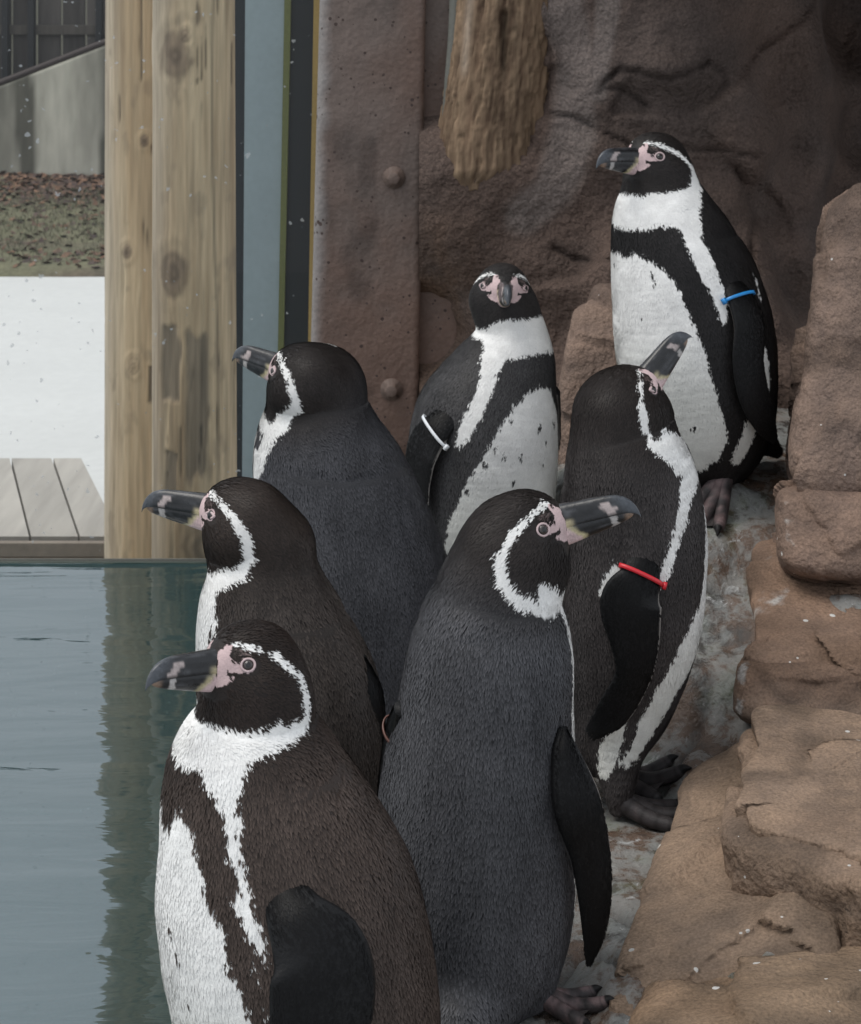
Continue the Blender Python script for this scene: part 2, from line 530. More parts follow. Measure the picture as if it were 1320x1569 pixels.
# the ledge drops into the pool on its left side
base0 = nx * ny
for lev in range(1, 7):
    z = np.linspace(0, 1, 7)[lev]
    zz = fz[:ny] * (1 - z) + (-1.9) * z
    xx = fx[:ny] - 0.02 * math.sin(lev) + 0.02 * fbm(np.stack([fy[:ny] * 8, zz * 8, 0 * zz], 1), 3, 6)
    verts.append(np.stack([xx, fy[:ny], zz], 1)); cols.append(np.tile((0.6, 0.75, 0.7), (ny, 1)))
    for j in range(ny - 1):
        a = ii[0, j] if lev == 1 else base0 + (lev - 2) * ny + j
        a2_ = ii[0, j + 1] if lev == 1 else base0 + (lev - 2) * ny + j + 1
        b = base0 + (lev - 1) * ny + j
        faces.append((a, a2_, b + 1, b))
M['ground'] = ledge_material()
tag(mk('rock_ledge', np.vstack(verts), faces, M['ground'], col=np.vstack(cols)), 'wet grey rock ledge streaked with droppings under the penguins', kind='structure')

# pool bottom and water
bx_, by_ = np.meshgrid(np.linspace(-3.2, -0.15, 60), np.linspace(0.4, DG - 0.012, 70), indexing='ij')
bp = np.stack([bx_.ravel(), by_.ravel(), np.full(bx_.size, -1.62)], 1)
bp[:, 2] += 0.07 * fbm(bp * 3.0, 4, 12)
i2 = np.arange(bx_.size).reshape(bx_.shape)
q = np.stack([i2[:-1, :-1], i2[1:, :-1], i2[1:, 1:], i2[:-1, 1:]], -1).reshape(-1, 4)
mxn = smooth(-0.1, 0.4, fbm(bp * 5, 3, 14))[:, None]
tag(mk('pool_floor', bp, q, M['bank'], col=np.array((0.05, 0.10, 0.105)) * (1 - mxn) + np.array((0.045, 0.065, 0.05)) * mxn), kind='structure')

wm = bpy.data.materials.new('pool_water'); wm.use_nodes = True
nt = wm.node_tree; nt.nodes.clear()
out = nt.nodes.new('ShaderNodeOutputMaterial')
mixs = nt.nodes.new('ShaderNodeMixShader'); mix2 = nt.nodes.new('ShaderNodeMixShader')
tr = nt.nodes.new('ShaderNodeBsdfTransparent'); tr.inputs[0].default_value = (0.38, 0.56, 0.56, 1)
df = nt.nodes.new('ShaderNodeBsdfDiffuse'); df.inputs[0].default_value = (0.014, 0.066, 0.074, 1)
gl = nt.nodes.new('ShaderNodeBsdfGlossy'); gl.inputs['Roughness'].default_value = 0.03; gl.inputs[0].default_value = (1, 1, 1, 1)
fr = nt.nodes.new('ShaderNodeFresnel'); fr.inputs[0].default_value = 2.3
geo = nt.nodes.new('ShaderNodeNewGeometry')
mp = nt.nodes.new('ShaderNodeMapping'); mp.inputs['Scale'].default_value = (0.42, 1.9, 1)
nz = nt.nodes.new('ShaderNodeTexNoise'); nz.inputs['Scale'].default_value = 9; nz.inputs['Detail'].default_value = 3
nz.inputs['Distortion'].default_value = 0.8
bpn = nt.nodes.new('ShaderNodeBump'); bpn.inputs['Strength'].default_value = 0.22; bpn.inputs['Distance'].default_value = 0.010
L = nt.links
nzb = nt.nodes.new('ShaderNodeTexNoise'); nzb.inputs['Scale'].default_value = 2.3; nzb.inputs['Detail'].default_value = 2; nzb.inputs['Distortion'].default_value = 1.5
mxw = nt.nodes.new('ShaderNodeMath'); mxw.operation = 'MULTIPLY_ADD'; mxw.inputs[1].default_value = 2.6
L.new(mp.outputs[0], nzb.inputs['Vector']); L.new(nzb.outputs[0], mxw.inputs[0]); L.new(nz.outputs[0], mxw.inputs[2])
L.new(geo.outputs['Position'], mp.inputs[0]); L.new(mp.outputs[0], nz.inputs['Vector']); L.new(mxw.outputs[0], bpn.inputs['Height'])
L.new(bpn.outputs[0], gl.inputs['Normal']); L.new(bpn.outputs[0], fr.inputs['Normal'])
mix2.inputs[0].default_value = 0.55
L.new(tr.outputs[0], mix2.inputs[1]); L.new(df.outputs[0], mix2.inputs[2])
L.new(fr.outputs[0], mixs.inputs[0]); L.new(mix2.outputs[0], mixs.inputs[1]); L.new(gl.outputs[0], mixs.inputs[2])
L.new(mixs.outputs[0], out.inputs['Surface'])
wx, wy = np.meshgrid(np.linspace(-3.2, -0.12, 120), np.linspace(0.4, DG - 0.009, 160), indexing='ij')
wp = np.stack([wx.ravel(), wy.ravel(), np.full(wx.size, WATER_Z)], 1)
wp[:, 2] += 0.0026 * fbm(wp * np.array([1.6, 6.0, 1]), 3, 77)
i2 = np.arange(wx.size).reshape(wx.shape)
q = np.stack([i2[:-1, :-1], i2[1:, :-1], i2[1:, 1:], i2[:-1, 1:]], -1).reshape(-1, 4)
tag(mk('pool_water', wp, q, wm), kind='structure')

# glass pane standing in the pool, with spatter on it
gm = bpy.data.materials.new('pane_glass'); gm.use_nodes = True
nt = gm.node_tree; nt.nodes.clear(); L = nt.links
out = nt.nodes.new('ShaderNodeOutputMaterial')
tr = nt.nodes.new('ShaderNodeBsdfTransparent'); tr.inputs[0].default_value = (0.95, 0.965, 0.96, 1)
gl = nt.nodes.new('ShaderNodeBsdfGlossy'); gl.inputs['Roughness'].default_value = 0.0
fr = nt.nodes.new('ShaderNodeFresnel'); fr.inputs[0].default_value = 1.3
m1 = nt.nodes.new('ShaderNodeMixShader'); m2 = nt.nodes.new('ShaderNodeMixShader')
df = nt.nodes.new('ShaderNodeBsdfDiffuse'); df.inputs[0].default_value = (0.6, 0.62, 0.62, 1)
geo = nt.nodes.new('ShaderNodeNewGeometry')
vo = nt.nodes.new('ShaderNodeTexVoronoi'); vo.inputs['Scale'].default_value = 46
nn = nt.nodes.new('ShaderNodeTexNoise'); nn.inputs['Scale'].default_value = 11; nn.inputs['Detail'].default_value = 5
mm = nt.nodes.new('ShaderNodeMath'); mm.operation = 'MULTIPLY_ADD'; mm.inputs[1].default_value = 0.85; mm.inputs[2].default_value = -0.36
lt = nt.nodes.new('ShaderNodeMath'); lt.operation = 'LESS_THAN'
wob = nt.nodes.new('ShaderNodeTexNoise'); wob.inputs['Scale'].default_value = 95; wob.inputs['Detail'].default_value = 3
wsc = nt.nodes.new('ShaderNodeVectorMath'); wsc.operation = 'SCALE'; wsc.inputs['Scale'].default_value = 0.016
wad = nt.nodes.new('ShaderNodeVectorMath'); wad.operation = 'ADD'
L.new(geo.outputs['Position'], wob.inputs['Vector']); L.new(wob.outputs['Color'], wsc.inputs[0])
L.new(geo.outputs['Position'], wad.inputs[0]); L.new(wsc.outputs[0], wad.inputs[1])
L.new(wad.outputs[0], vo.inputs['Vector']); L.new(geo.outputs['Position'], nn.inputs['Vector'])
L.new(nn.outputs[0], mm.inputs[0]); L.new(vo.outputs['Distance'], lt.inputs[0]); L.new(mm.outputs[0], lt.inputs[1])
sc = nt.nodes.new('ShaderNodeMath'); sc.operation = 'MULTIPLY_ADD'; sc.inputs[1].default_value = 0.5; sc.inputs[2].default_value = 0.025
L.new(lt.outputs[0], sc.inputs[0])
L.new(fr.outputs[0], m1.inputs[0]); L.new(tr.outputs[0], m1.inputs[1]); L.new(gl.outputs[0], m1.inputs[2])
L.new(sc.outputs[0], m2.inputs[0]); L.new(m1.outputs[0], m2.inputs[1]); L.new(df.outputs[0], m2.inputs[2])
L.new(m2.outputs[0], out.inputs['Surface'])
gxr = (484 - CX) * DG / F_PX
pane = mk('glass_pane', [(-3.2, DG, -1.9), (gxr, DG, -1.9), (gxr, DG, 1.3), (-3.2, DG, 1.3)], [(0, 1, 2, 3)], gm, smooth_shade=False)
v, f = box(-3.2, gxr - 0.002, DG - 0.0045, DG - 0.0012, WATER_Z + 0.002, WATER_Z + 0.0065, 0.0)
wl = mk('meniscus_line', v, f, M['galv'], pane, smooth_shade=False)  # thin strip stands in for the bright meniscus line at the water
tag(pane, 'tall clear viewing pane with dried spatter standing in the pool water', 'glass pane')


v, f = box(-3.2, gxr, DG + 0.006, DG + 0.026, -1.9, WATER_Z - 0.004, 0.002)
tag(mk('pool_wall', v, f, M['stained'], col=np.tile((0.10, 0.12, 0.10), (len(v), 1)), smooth_shade=False), kind='structure')

# ------------------------------------------------------------------ window frame strips behind the glass
def strip(name, xa0, xb0, xa1, xb1, d, thick, mat, parent, bev=0.002):
    """upright strip whose photo-pixel edges run from (xa0, xb0) at y=0 to (xa1, xb1) at y=900"""
    zt, zb = 1.2, -1.75
    yt = -(0 - HORIZON) * d / F_PX; yb = -(900 - HORIZON) * d / F_PX
    ex = lambda x0, x1, z: ((x0 + (x1 - x0) * np.clip((z - yt) / (yb - yt), 0, 1.0)) - CX) * d / F_PX
    zs = np.linspace(zb, zt, 40)
    vs, fs = [], []
    for z in zs:
        a, b = ex(xa0, xa1, z), ex(xb0, xb1, z)
        vs += [(a, d, z), (b, d, z), (b, d + thick, z), (a, d + thick, z)]
    for i in range(len(zs) - 1):
        for k in range(4):
            fs.append((i * 4 + k, i * 4 + (k + 1) % 4, i * 4 + 4 + (k + 1) % 4, i * 4 + 4 + k))
    fs.append((3, 2, 1, 0)); n = (len(zs) - 1) * 4; fs.append((n, n + 1, n + 2, n + 3))
    return child(name, vs, fs, mat, parent, smooth_shade=False)


wf = empty('window_frame', P(430, 860, DG + 0.02))
tag(wf, 'upright blue grey window frame with black rubber seal beside the steel column', 'window frame')
strip('rubber_gasket', 360, 378, 364, 374, DG + 0.055, 0.03, M['black'], wf)
strip('painted_jamb', 376, 442, 370, 424, DG + 0.04, 0.05, M['blue'], wf)
strip('sealant_bead', 436, 446, 419, 427, DG + 0.036, 0.03, M['olive'], wf)
strip('black_seal', 430, 486, 415, 476, DG + 0.05, 0.03, M['black'], wf)
strip('tan_seal', 481, 493, 466, 480, DG - 0.05, 0.05, M['tan'], wf)


# ------------------------------------------------------------------ wooden posts outside
def post(name, px, d, r, label, knots, torn, seed, top_r=None):
    n, mz = 132, 560
    zs = np.linspace(-1.9, 0.6, mz)
    th = np.linspace(0, 2 * math.pi, n, endpoint=False)
    T, Z = np.meshgrid(th, zs, indexing='ij')
    cx = (px - CX) * d / F_PX
    rr = r * (1 - 0.02 * (Z + 1)) + 0.004 * fbm(np.stack([np.cos(T).ravel() * 1.5, np.sin(T).ravel() * 1.5, Z.ravel() * 1.2], 1), 3, seed).reshape(T.shape)
    vx, vy, vz = cx + rr * np.sin(T), d - rr * np.cos(T), Z
    v = np.stack([vx.ravel(), vy.ravel(), vz.ravel()], 1)
    outd = np.stack([np.sin(T).ravel(), -np.cos(T).ravel(), 0 * T.ravel()], 1)
    g = fbm(v * np.array([14, 14, 0.9]), 4, seed + 1)
    g2 = fbm(v * np.array([110, 110, 3.0]), 4, seed + 2, 0.65)
    w = np.clip(0.5 + 0.6 * g + 0.75 * g2, 0, 1)[:, None]
    v = v - outd * (0.0035 * smooth(0.15, 0.5, g2))[:, None]
    col = np.array((0.64, 0.50, 0.325)) * w + np.array((0.40, 0.28, 0.165)) * (1 - w)
    grey = smooth(0.2, 0.9, np.sin(T).ravel() * -0.9 + 0.3 * g)[:, None]       # weathered side
    col = col * (1 - 0.45 * grey) + np.array((0.47, 0.45, 0.40)) * 0.45 * grey
    for (kx, ky, kr, dark) in knots:
        ds = d - r
        kxx = (kx - CX) * ds / F_PX; kz = -(ky - HORIZON) * ds / F_PX; kr = kr * ds / F_PX
        front = v[:, 1] < d
        e = np.sqrt((v[:, 0] - kxx) ** 2 + ((v[:, 2] - kz) / 1.5) ** 2) / kr + 0.25 * fbm(v * 40, 3, seed + 4)
        mk_ = smooth(1.35, 0.45, e + 0.3 * fbm(v * np.array([90, 90, 30]), 3, seed + 5)) * front * dark
        col = col * (1 - mk_[:, None]) + np.array((0.15, 0.105, 0.075)) * mk_[:, None]
        col = col * (1 + 0.22 * np.cos(e * 11) * smooth(1.6, 0.5, e) * front)[:, None]
        ring = np.exp(-((e - 1.5) / 0.3) ** 2) * front
        v = v + outd * (0.004 * np.exp(-e ** 2) * front + 0.002 * ring)[:, None]
    for (tx0, ty0, tx1, ty1) in torn:
        ds = d - r
        a, b = P(tx0, ty0, ds), P(tx1, ty1, ds)
        nn = 0.25 * fbm(v * np.array([60, 60, 12]), 3, seed + 6)
        ux = (v[:, 0] - a[0]) / (b[0] - a[0]); uz = (v[:, 2] - a[2]) / (b[2] - a[2])
        m_ = smooth(0.0, 0.15, ux + nn) * smooth(1.0, 0.85, ux + nn) * smooth(0, 0.06, uz + nn * 0.3) * smooth(1, 0.92, uz + nn * 0.3) * (v[:, 1] < d)
        fibre = fbm(v * np.array([150, 150, 6]), 3, seed + 7)
        v = v - outd * (m_ * (0.005 + 0.004 * fibre))[:, None]
        tc = np.array((0.20, 0.16, 0.115)) * (1 + 0.9 * fibre[:, None])
        col = col * (1 - 0.8 * m_[:, None]) + tc * 0.8 * m_[:, None]
    # short checks in the grain and scuffs
    chk = smooth(0.34, 0.46, fbm(v * np.array([130, 130, 5]), 3, seed + 15)) * smooth(0.0, 0.25, fbm(v * np.array([9, 9, 3]), 2, seed + 16))
    col = col * (1 - 0.6 * chk[:, None]); v = v - outd * (0.004 * chk)[:, None]
    scf = smooth(0.28, 0.5, fbm(v * np.array([28, 28, 14]), 4, seed + 17)) * 0.35
    col = col * (1 - scf[:, None]) + np.array((0.22, 0.17, 0.12)) * scf[:, None]
    # drying crack
    ckx = cx + r * math.sin(0.55)
    ckd = np.abs(v[:, 0] - ckx - 0.006 * np.sin(v[:, 2] * 5)) + (v[:, 1] > d) * 1
    ck = np.exp(-(ckd / 0.0022) ** 2)
    col = col * (1 - 0.5 * ck[:, None])
    i2 = np.arange(n * mz).reshape(n, mz)
    ir = np.roll(i2, -1, 0)
    fs = np.stack([i2[:, :-1], ir[:, :-1], ir[:, 1:], i2[:, 1:]], -1).reshape(-1, 4).tolist()
    fs.append(tuple(i2[:, -1])); fs.append(tuple(i2[::-1, 0]))
    o = mk(name, v, fs, M['wood'], col=np.clip(col, 0.01, 1), loc=(cx, d, -1.9))
    tag(o, label, 'post')
    return o


post('wooden_post', 301, 4.02, 0.090, 'thick round wooden post with dark knots and torn bark', [(270, 85, 26, 0.8), (268, 420, 24, 0.75), (310, 840, 30, 0.4), (285, 55, 8, 0.5)],
     [(243, 500, 276, 620), (280, 505, 322, 745), (250, 690, 270, 770)], 3)
post('wooden_post', 226, 4.24, 0.091, 'smooth round wooden post with two small knots, half hidden by the knotty post', [(221, 216, 7, 0.8), (194, 386, 8, 0.8), (205, 560, 9, 0.3)], [(226, 560, 236, 620)], 23)

# ------------------------------------------------------------------ steel column
sc_ = empty('steel_column', P(566, 900, 3.5) * np.array([1, 1, 0]) + np.array([0, 0, -1.25]))
tag(sc_, 'wide rusty brown painted steel column with bolts behind the penguins', 'column')


def plate(name, xl0, xr0, xl1, xr1, d, th, parent, seed, edge_lit=True):
    nz_, nx_ = 260, 44
    zs = np.linspace(-1.25, 0.9, nz_)
    t = np.linspace(0, 1, nx_)
    T, Z = np.meshgrid(t, zs, indexing='ij')
    y = -(Z / d * F_PX) + HORIZON
    k = np.clip(y / 900, -0.3, 1.3)
    xa = xl0 + (xl1 - xl0) * k; xb = xr0 + (xr1 - xr0) * k
    X = ((xa + (xb - xa) * T) - CX) * d / F_PX
    rnd = 0.02
    wv = (X - X[:1]); wr = (X[-1:] - X)
    Yd = d + np.where(wv < rnd, rnd - np.sqrt(np.maximum(rnd ** 2 - (rnd - wv) ** 2, 0)), 0) + np.where(wr < 0.006, 0.006 - wr, 0)
    v = np.stack([X.ravel(), Yd.ravel(), Z.ravel()], 1)
    nb = fbm(v * 26, 4, seed)
    v[:, 1] += 0.0022 * nb + 0.003 * fbm(v * 5, 2, seed + 2)
    r = smooth(-0.1, 0.5, fbm(v * np.array([6, 6, 3]), 4, seed + 3))[:, None]
    low = smooth(-0.35, -0.75, v[:, 2] + 0.15 * nb)[:, None]
    col = np.array((0.150, 0.112, 0.094)) * (1 - r) + np.array((0.128, 0.078, 0.058)) * r
    col = col * (1 - 0.55 * low) + np.array((0.150, 0.078, 0.052)) * 0.55 * low
    dark = smooth(0.25, 0.6, fbm(v * np.array([16, 16, 10]), 3, seed + 8))[:, None]
    col = col * (1 - 0.35 * dark)
    if edge_lit:
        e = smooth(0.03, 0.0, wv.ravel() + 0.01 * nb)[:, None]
        col = col * (1 - 0.8 * e) + np.array((0.25, 0.235, 0.225)) * 0.8 * e  # light from the left, painted into the rounded edge
    i2 = np.arange(nx_ * nz_).reshape(nx_, nz_)
    fs = np.stack([i2[:-1, :-1], i2[1:, :-1], i2[1:, 1:], i2[:-1, 1:]], -1).reshape(-1, 4).tolist()
    # back sheet gives the plate its thickness
    nb0 = len(v)
    bv = v.copy(); bv[:, 1] = d + th + 0.02
    ring = list(i2[:, 0]) + list(i2[-1, 1:]) + list(i2[-2::-1, -1]) + list(i2[0, -2:0:-1])
    rim = bv[ring]
    v = np.vstack([v, rim]); col = np.vstack([col, col[ring]])
    m_ = len(ring)
    for a in range(m_):
        fs.append((ring[a], nb0 + a, nb0 + (a + 1) % m_, ring[(a + 1) % m_]))
    return child(name, v, fs, M['steel'], parent, col=col)


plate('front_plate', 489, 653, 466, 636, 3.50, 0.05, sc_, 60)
plate('side_plate', 632, 712, 612, 700, 3.53, 0.03, sc_, 66, False)
for by in (272, 597):
    c = P(604 if by < 400 else 600, by, 3.497)
    vs, fs, cl = [], [], []
    for ring, (r, off) in enumerate([(0.020, 0.004), (0.020, -0.001), (0.0125, -0.003), (0.0125, -0.012), (0.010, -0.014), (0.0, -0.014)]):
        for k in range(24):
            an = 2 * math.pi * k / 24
            hexr = 1.0 if ring < 2 else (math.cos(math.pi / 6) / math.cos((an % (math.pi / 3)) - math.pi / 6))
            vs.append(c + np.array([r * hexr * math.cos(an), off, r * hexr * math.sin(an)]))
            cl.append((0.15, 0.105, 0.085))
    for i in range(5):
        for k in range(24):
            fs.append((i * 24 + k, i * 24 + 24 + k, i * 24 + 24 + (k + 1) % 24, i * 24 + (k + 1) % 24))
    child('bolt', vs, fs, M['steel'], sc_, col=np.array(cl))
pts = [P(704, -300, 3.50), P(700, 0, 3.50), P(692, 130, 3.50), P(684, 240, 3.505), P(682, 330, 3.515)]
pts = catmull(pts, 12)
vs, fs = tube(pts, [0.013] * (len(pts) - 14) + list(np.linspace(0.013, 0.006, 14)), 12)
child('conduit', vs, fs, M['galv'], sc_)

# ------------------------------------------------------------------ cliff wall behind
WC = [(660, -600, 3.56), (660, 100, 3.60), (660, 500, 3.56), (665, 880, 3.50), (720, 60, 3.60), (770, 100, 3.60), (862, 20, 3.45), (862, 110, 3.45), (852, 200, 3.44), (770, 296, 3.405), (715, 300, 3.43), (825, 292, 3.41), (770, 350, 3.43), (840, 340, 3.42),
      (900, 60, 3.46), (905, 160, 3.44), (930, 240, 3.40), (860, 380, 3.40), (760, 480, 3.47), (840, 520, 3.44), (720, 620, 3.47), (800, 700, 3.42),
      (960, 60, 3.44), (1040, 60, 3.42), (1020, 110, 3.36), (1000, 140, 3.44), (1100, 150, 3.45), (960, 180, 3.44), (1060, 230, 3.42), (1140, 230, 3.44), (1100, 330, 3.40), (1150, 380, 3.40),
      (1200, 100, 3.62), (1230, 250, 3.62), (1180, 320, 3.55), (1210, 430, 3.50), (1180, 500, 3.30), (1200, 600, 3.24), (1130, 480, 3.30),
      (1300, 40, 4.1), (1320, 200, 3.95), (1300, 300, 3.8), (1400, 200, 4.1), (1400, 500, 3.5), (1500, 300, 3.7), (1250, 700, 3.15), (960, 420, 3.34), (930, 600, 3.32), (1000, 750, 3.25), (1100, 800, 3.2), (1400, 800, 3.1)]
wc = np.array([P(*a) for a in WC])
nx, nz_ = 300, 330
gx = np.linspace(-0.02, 1.55, nx); gz = np.linspace(-1.25, 0.75, nz_)
XX, ZZ = np.meshgrid(gx, gz, indexing='ij')
X, Z = XX.ravel(), ZZ.ravel()
d2 = (X[:, None] - wc[None, :, 0]) ** 2 + (Z[:, None] - wc[None, :, 2]) ** 2 + 0.0012
w = d2 ** -1.7
Yw = (w * wc[None, :, 1]).sum(1) / w.sum(1)
over = smooth(-0.09, 0.45, Z) * smooth(0.22, 0.60, X)
Yw -= 1.25 * over                                    # overhang added above the view to darken the cave
p3 = np.stack([X, Yw, Z], 1)
wrp = p3 * np.array([1, 0.3, 1]) + 0.012 * np.stack([fbm(p3 * 9, 3, 92), 0 * X, fbm(p3 * 9, 3, 93)], 1)
Yw += 0.018 * fbm(p3 * 4.5, 3, 90) + 0.006 * fbm(p3 * 18, 4, 91) + 0.004 * fbm(p3 * 60, 3, 94) + 0.42 * np.clip(facets(wrp, 60, 96, 0.16, 0.016, 900), -0.05, 0.05)
pix = np.stack([X / Yw * F_PX + CX, -Z / Yw * F_PX + HORIZON], 1)
crk = np.zeros(len(X)); step = np.zeros(len(X))
for line, wd, dep in (([(830, 172), (880, 180), (930, 205), (980, 228), (1040, 228), (1110, 232), (1160, 240)], 3.5, 0.014),
                      ([(925, 130), (950, 105), (1000, 118), (1025, 124), (1060, 105), (1085, 96)], 4.0, 0.018),
                      ([(1085, 96), (1110, 110), (1115, 125), (1090, 155)], 4.0, 0.010),
                      ([(920, 140), (950, 135), (975, 150), (990, 162)], 4.0, 0.012),
                      ([(850, 380), (880, 398), (920, 402), (960, 395)], 4, 0.015),
                      ([(838, 60), (846, 100), (838, 150), (836, 172)], 4, 0.012),
                      ([(1130, 260), (1160, 330), (1150, 400)], 5, 0.014)):
    for a, b in zip(line[:-1], line[1:]):
        a = np.array(a, float); b = np.array(b, float); ab = b - a
        t = np.clip(((pix - a) @ ab) / (ab @ ab), 0, 1)
        dd = np.linalg.norm(pix - a - t[:, None] * ab + 4 * fbm(p3 * 30, 2, 95)[:, None], axis=1)
        g = np.exp(-(dd / wd) ** 2)
        crk = np.maximum(crk, g); step = np.maximum(step, g * dep)
Yw += step
p3 = np.stack([X, Yw, Z], 1)
m1_ = smooth(-0.3, 0.4, fbm(p3 * 5, 4, 97))[:, None]
wcol = np.array((0.088, 0.067, 0.058)) * (1 - m1_) + np.array((0.112, 0.078, 0.063)) * m1_
pale = np.zeros(len(X))
for line, wd in (([(850, -60), (880, 80), (880, 200), (850, 290), (800, 330)], 42), ([(940, -40), (925, 60), (915, 140)], 22)):
    for a, b in zip(line[:-1], line[1:]):
        a = np.array(a, float); b = np.array(b, float); ab = b - a
        t = np.clip(((pix - a) @ ab) / (ab @ ab), 0, 1)
        dd = np.linalg.norm(pix - a - t[:, None] * ab, axis=1) + 12 * fbm(p3 * 14, 3, 98)
        pale = np.maximum(pale, smooth(wd, wd * 0.4, dd))
wcol = wcol * (1 - 0.6 * pale[:, None]) + np.array((0.175, 0.148, 0.134)) * 0.75 * pale[:, None]
rust = smooth(760, 690, pix[:, 0]) * smooth(300, 360, pix[:, 1])
rust = (rust * np.clip(0.6 + fbm(p3 * np.array([25, 25, 5]), 3, 99), 0, 1))[:, None]
wcol = wcol * (1 - 0.6 * rust) + np.array((0.175, 0.105, 0.065)) * 0.6 * rust
wcol = wcol * (1 - 0.3 * crk[:, None])
i2 = np.arange(nx * nz_).reshape(nx, nz_)
q = np.stack([i2[:-1, :-1], i2[1:, :-1], i2[1:, 1:], i2[:-1, 1:]], -1).reshape(-1, 4)
cw = mk('cliff_wall', p3, q, M['wall'], col=wcol)
tag(cw, 'dark brown artificial rock wall with cracks and a shadowed hollow', 'rock wall')

# ------------------------------------------------------------------ driftwood log set into the wall
n, mz = 150, 240
zt, zb = 0.30, -(290 - HORIZON) * 3.42 / F_PX
zs = np.linspace(zb, zt, mz); th = np.linspace(0, 2 * math.pi, n, endpoint=False)
T, Z = np.meshgrid(th, zs, indexing='ij')
ypx = -Z / 3.44 * F_PX + HORIZON
lx = np.interp(ypx, [-300, 0, 100, 170, 230, 278], [718, 702, 690, 678, 668, 668]); rx = np.interp(ypx, [-300, 0, 80, 150, 210, 255, 278], [872, 860, 854, 844, 840, 842, 820])
cxp, hw = (lx + rx) / 2, (rx - lx) / 2
cxx = (cxp - CX) * 3.44 / F_PX; rw = hw * 3.44 / F_PX
nz1 = fbm(np.stack([np.sin(T).ravel() * 3.2, np.cos(T).ravel() * 3.2, Z.ravel() * 3.0], 1), 4, 130).reshape(T.shape)
nz2 = fbm(np.stack([np.sin(T).ravel() * 9, np.cos(T).ravel() * 7, Z.ravel() * 11.0], 1), 5, 131, 0.62).reshape(T.shape)
nz3 = fbm(np.stack([np.sin(T).ravel() * 30, np.cos(T).ravel() * 24, Z.ravel() * 34.0], 1), 4, 133, 0.6).reshape(T.shape)
endr = 1 - 0.10 * smooth(zb + 0.03, zb, Z)
R = rw * endr * (1 + 0.10 * nz1) + 0.010 * nz2 - 0.010 * smooth(0.12, 0.35, nz2) + 0.005 * nz3
v = np.stack([(cxx + R * np.sin(T)).ravel(), (3.49 - 0.75 * R * np.cos(T)).ravel(), Z.ravel()], 1)
w1 = np.clip(0.55 + 0.7 * nz1.ravel() + 0.5 * nz2.ravel() + 0.8 * nz3.ravel(), 0, 1)[:, None]
lc = np.array((0.30, 0.21, 0.135)) * w1 + np.array((0.10, 0.062, 0.04)) * (1 - w1)
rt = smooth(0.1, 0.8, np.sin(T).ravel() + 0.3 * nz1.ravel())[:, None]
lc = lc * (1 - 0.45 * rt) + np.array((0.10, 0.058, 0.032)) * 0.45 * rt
pxv = v[:, 0] / 3.4 * F_PX + CX; pyv = -v[:, 2] / 3.4 * F_PX + HORIZON
gro = np.exp(-((pxv - (775 - 0.02 * pyv)) / 7) ** 2) * smooth(150, 90, pyv) * smooth(10, 25, pyv)
lc = lc * (1 - 0.6 * gro[:, None])
v[:, 1] += 0.015 * gro
pl = np.exp(-((pxv - (722 - 0.09 * pyv)) / 6) ** 2) * smooth(130, 100, pyv)
lc = lc * (1 - 0.5 * pl[:, None]) + np.array((0.36, 0.30, 0.24)) * 0.5 * pl[:, None]
v[:, 2] += 0.018 * smooth(zb + 0.12, zb, v[:, 2]) * fbm(np.stack([np.sin(T).ravel() * 2.5, np.cos(T).ravel() * 2.5, 0 * T.ravel()], 1), 3, 136)
i2 = np.arange(n * mz).reshape(n, mz)
fs = [(i2[i, j], i2[(i + 1) % n, j], i2[(i + 1) % n, j + 1], i2[i, j + 1]) for i in range(n) for j in range(mz - 1)]
fs.append(tuple(i2[::-1, 0])); fs.append(tuple(i2[:, -1]))
tag(mk('driftwood_log', v, fs, M['drift'], col=lc, loc=(cxx.mean(), 3.46, zb)), 'weathered brown driftwood log hanging down against the rock wall', 'log')

# ------------------------------------------------------------------ boulders
RG = 'boulders piled beside the ledge'
block('boulder', [(1190, 742, 2.54), (1460, 800, 2.50), (1252, 300, 2.74), (1460, 225, 2.66), (1235, 742, 2.95), (1520, 760, 3.0), (1275, 330, 3.05), (1520, 240, 3.0)],
      'tall upright brown boulder topmost of the rock pile beside the blue-banded penguin', 0.013, 8, 201, base=(0.265, 0.195, 0.157), group=RG, stain=0.0,
      crack=(([(1240, 545, 2.62), (1258, 560, 2.6), (1320, 575, 2.58)], 0.008, 0.02), ([(1285, 345, 2.7), (1262, 370, 2.7), (1258, 420, 2.68)], 0.008, 0.012), ([(1280, 660, 2.55), (1330, 620, 2.56)], 0.01, 0.015)))
block('boulder', [(1202, 875, 2.45), (1440, 925, 2.43), (1180, 740, 2.52), (1440, 762, 2.50), (1240, 880, 2.8), (1500, 910, 2.8), (1235, 745, 2.85), (1500, 770, 2.85)],
      'rounded brown boulder with a white-splashed corner under the tall upright boulder', 0.008, 6, 212, base=(0.265, 0.187, 0.145), group=RG, stain=0.0,
      drips=(([(1192, 765, 2.50), (1196, 800, 2.48), (1205, 825, 2.46)], 0.012),))
block('boulder', [(1138, 1050, 2.31), (1450, 1060, 2.27), (1150, 985, 2.35), (1450, 990, 2.31), (1170, 930, 2.68), (1500, 930, 2.66), (1172, 822, 2.64), (1480, 812, 2.62)],
      'broad brown boulder with a sloping top wedged in the middle of the pile', 0.009, 9, 223, base=(0.275, 0.190, 0.140), group=RG, stain=0.0,
      drips=(([(1190, 880, 2.56), (1180, 920, 2.5), (1172, 950, 2.44)], 0.018), ([(1200, 905, 2.5), (1185, 935, 2.45)], 0.012)))
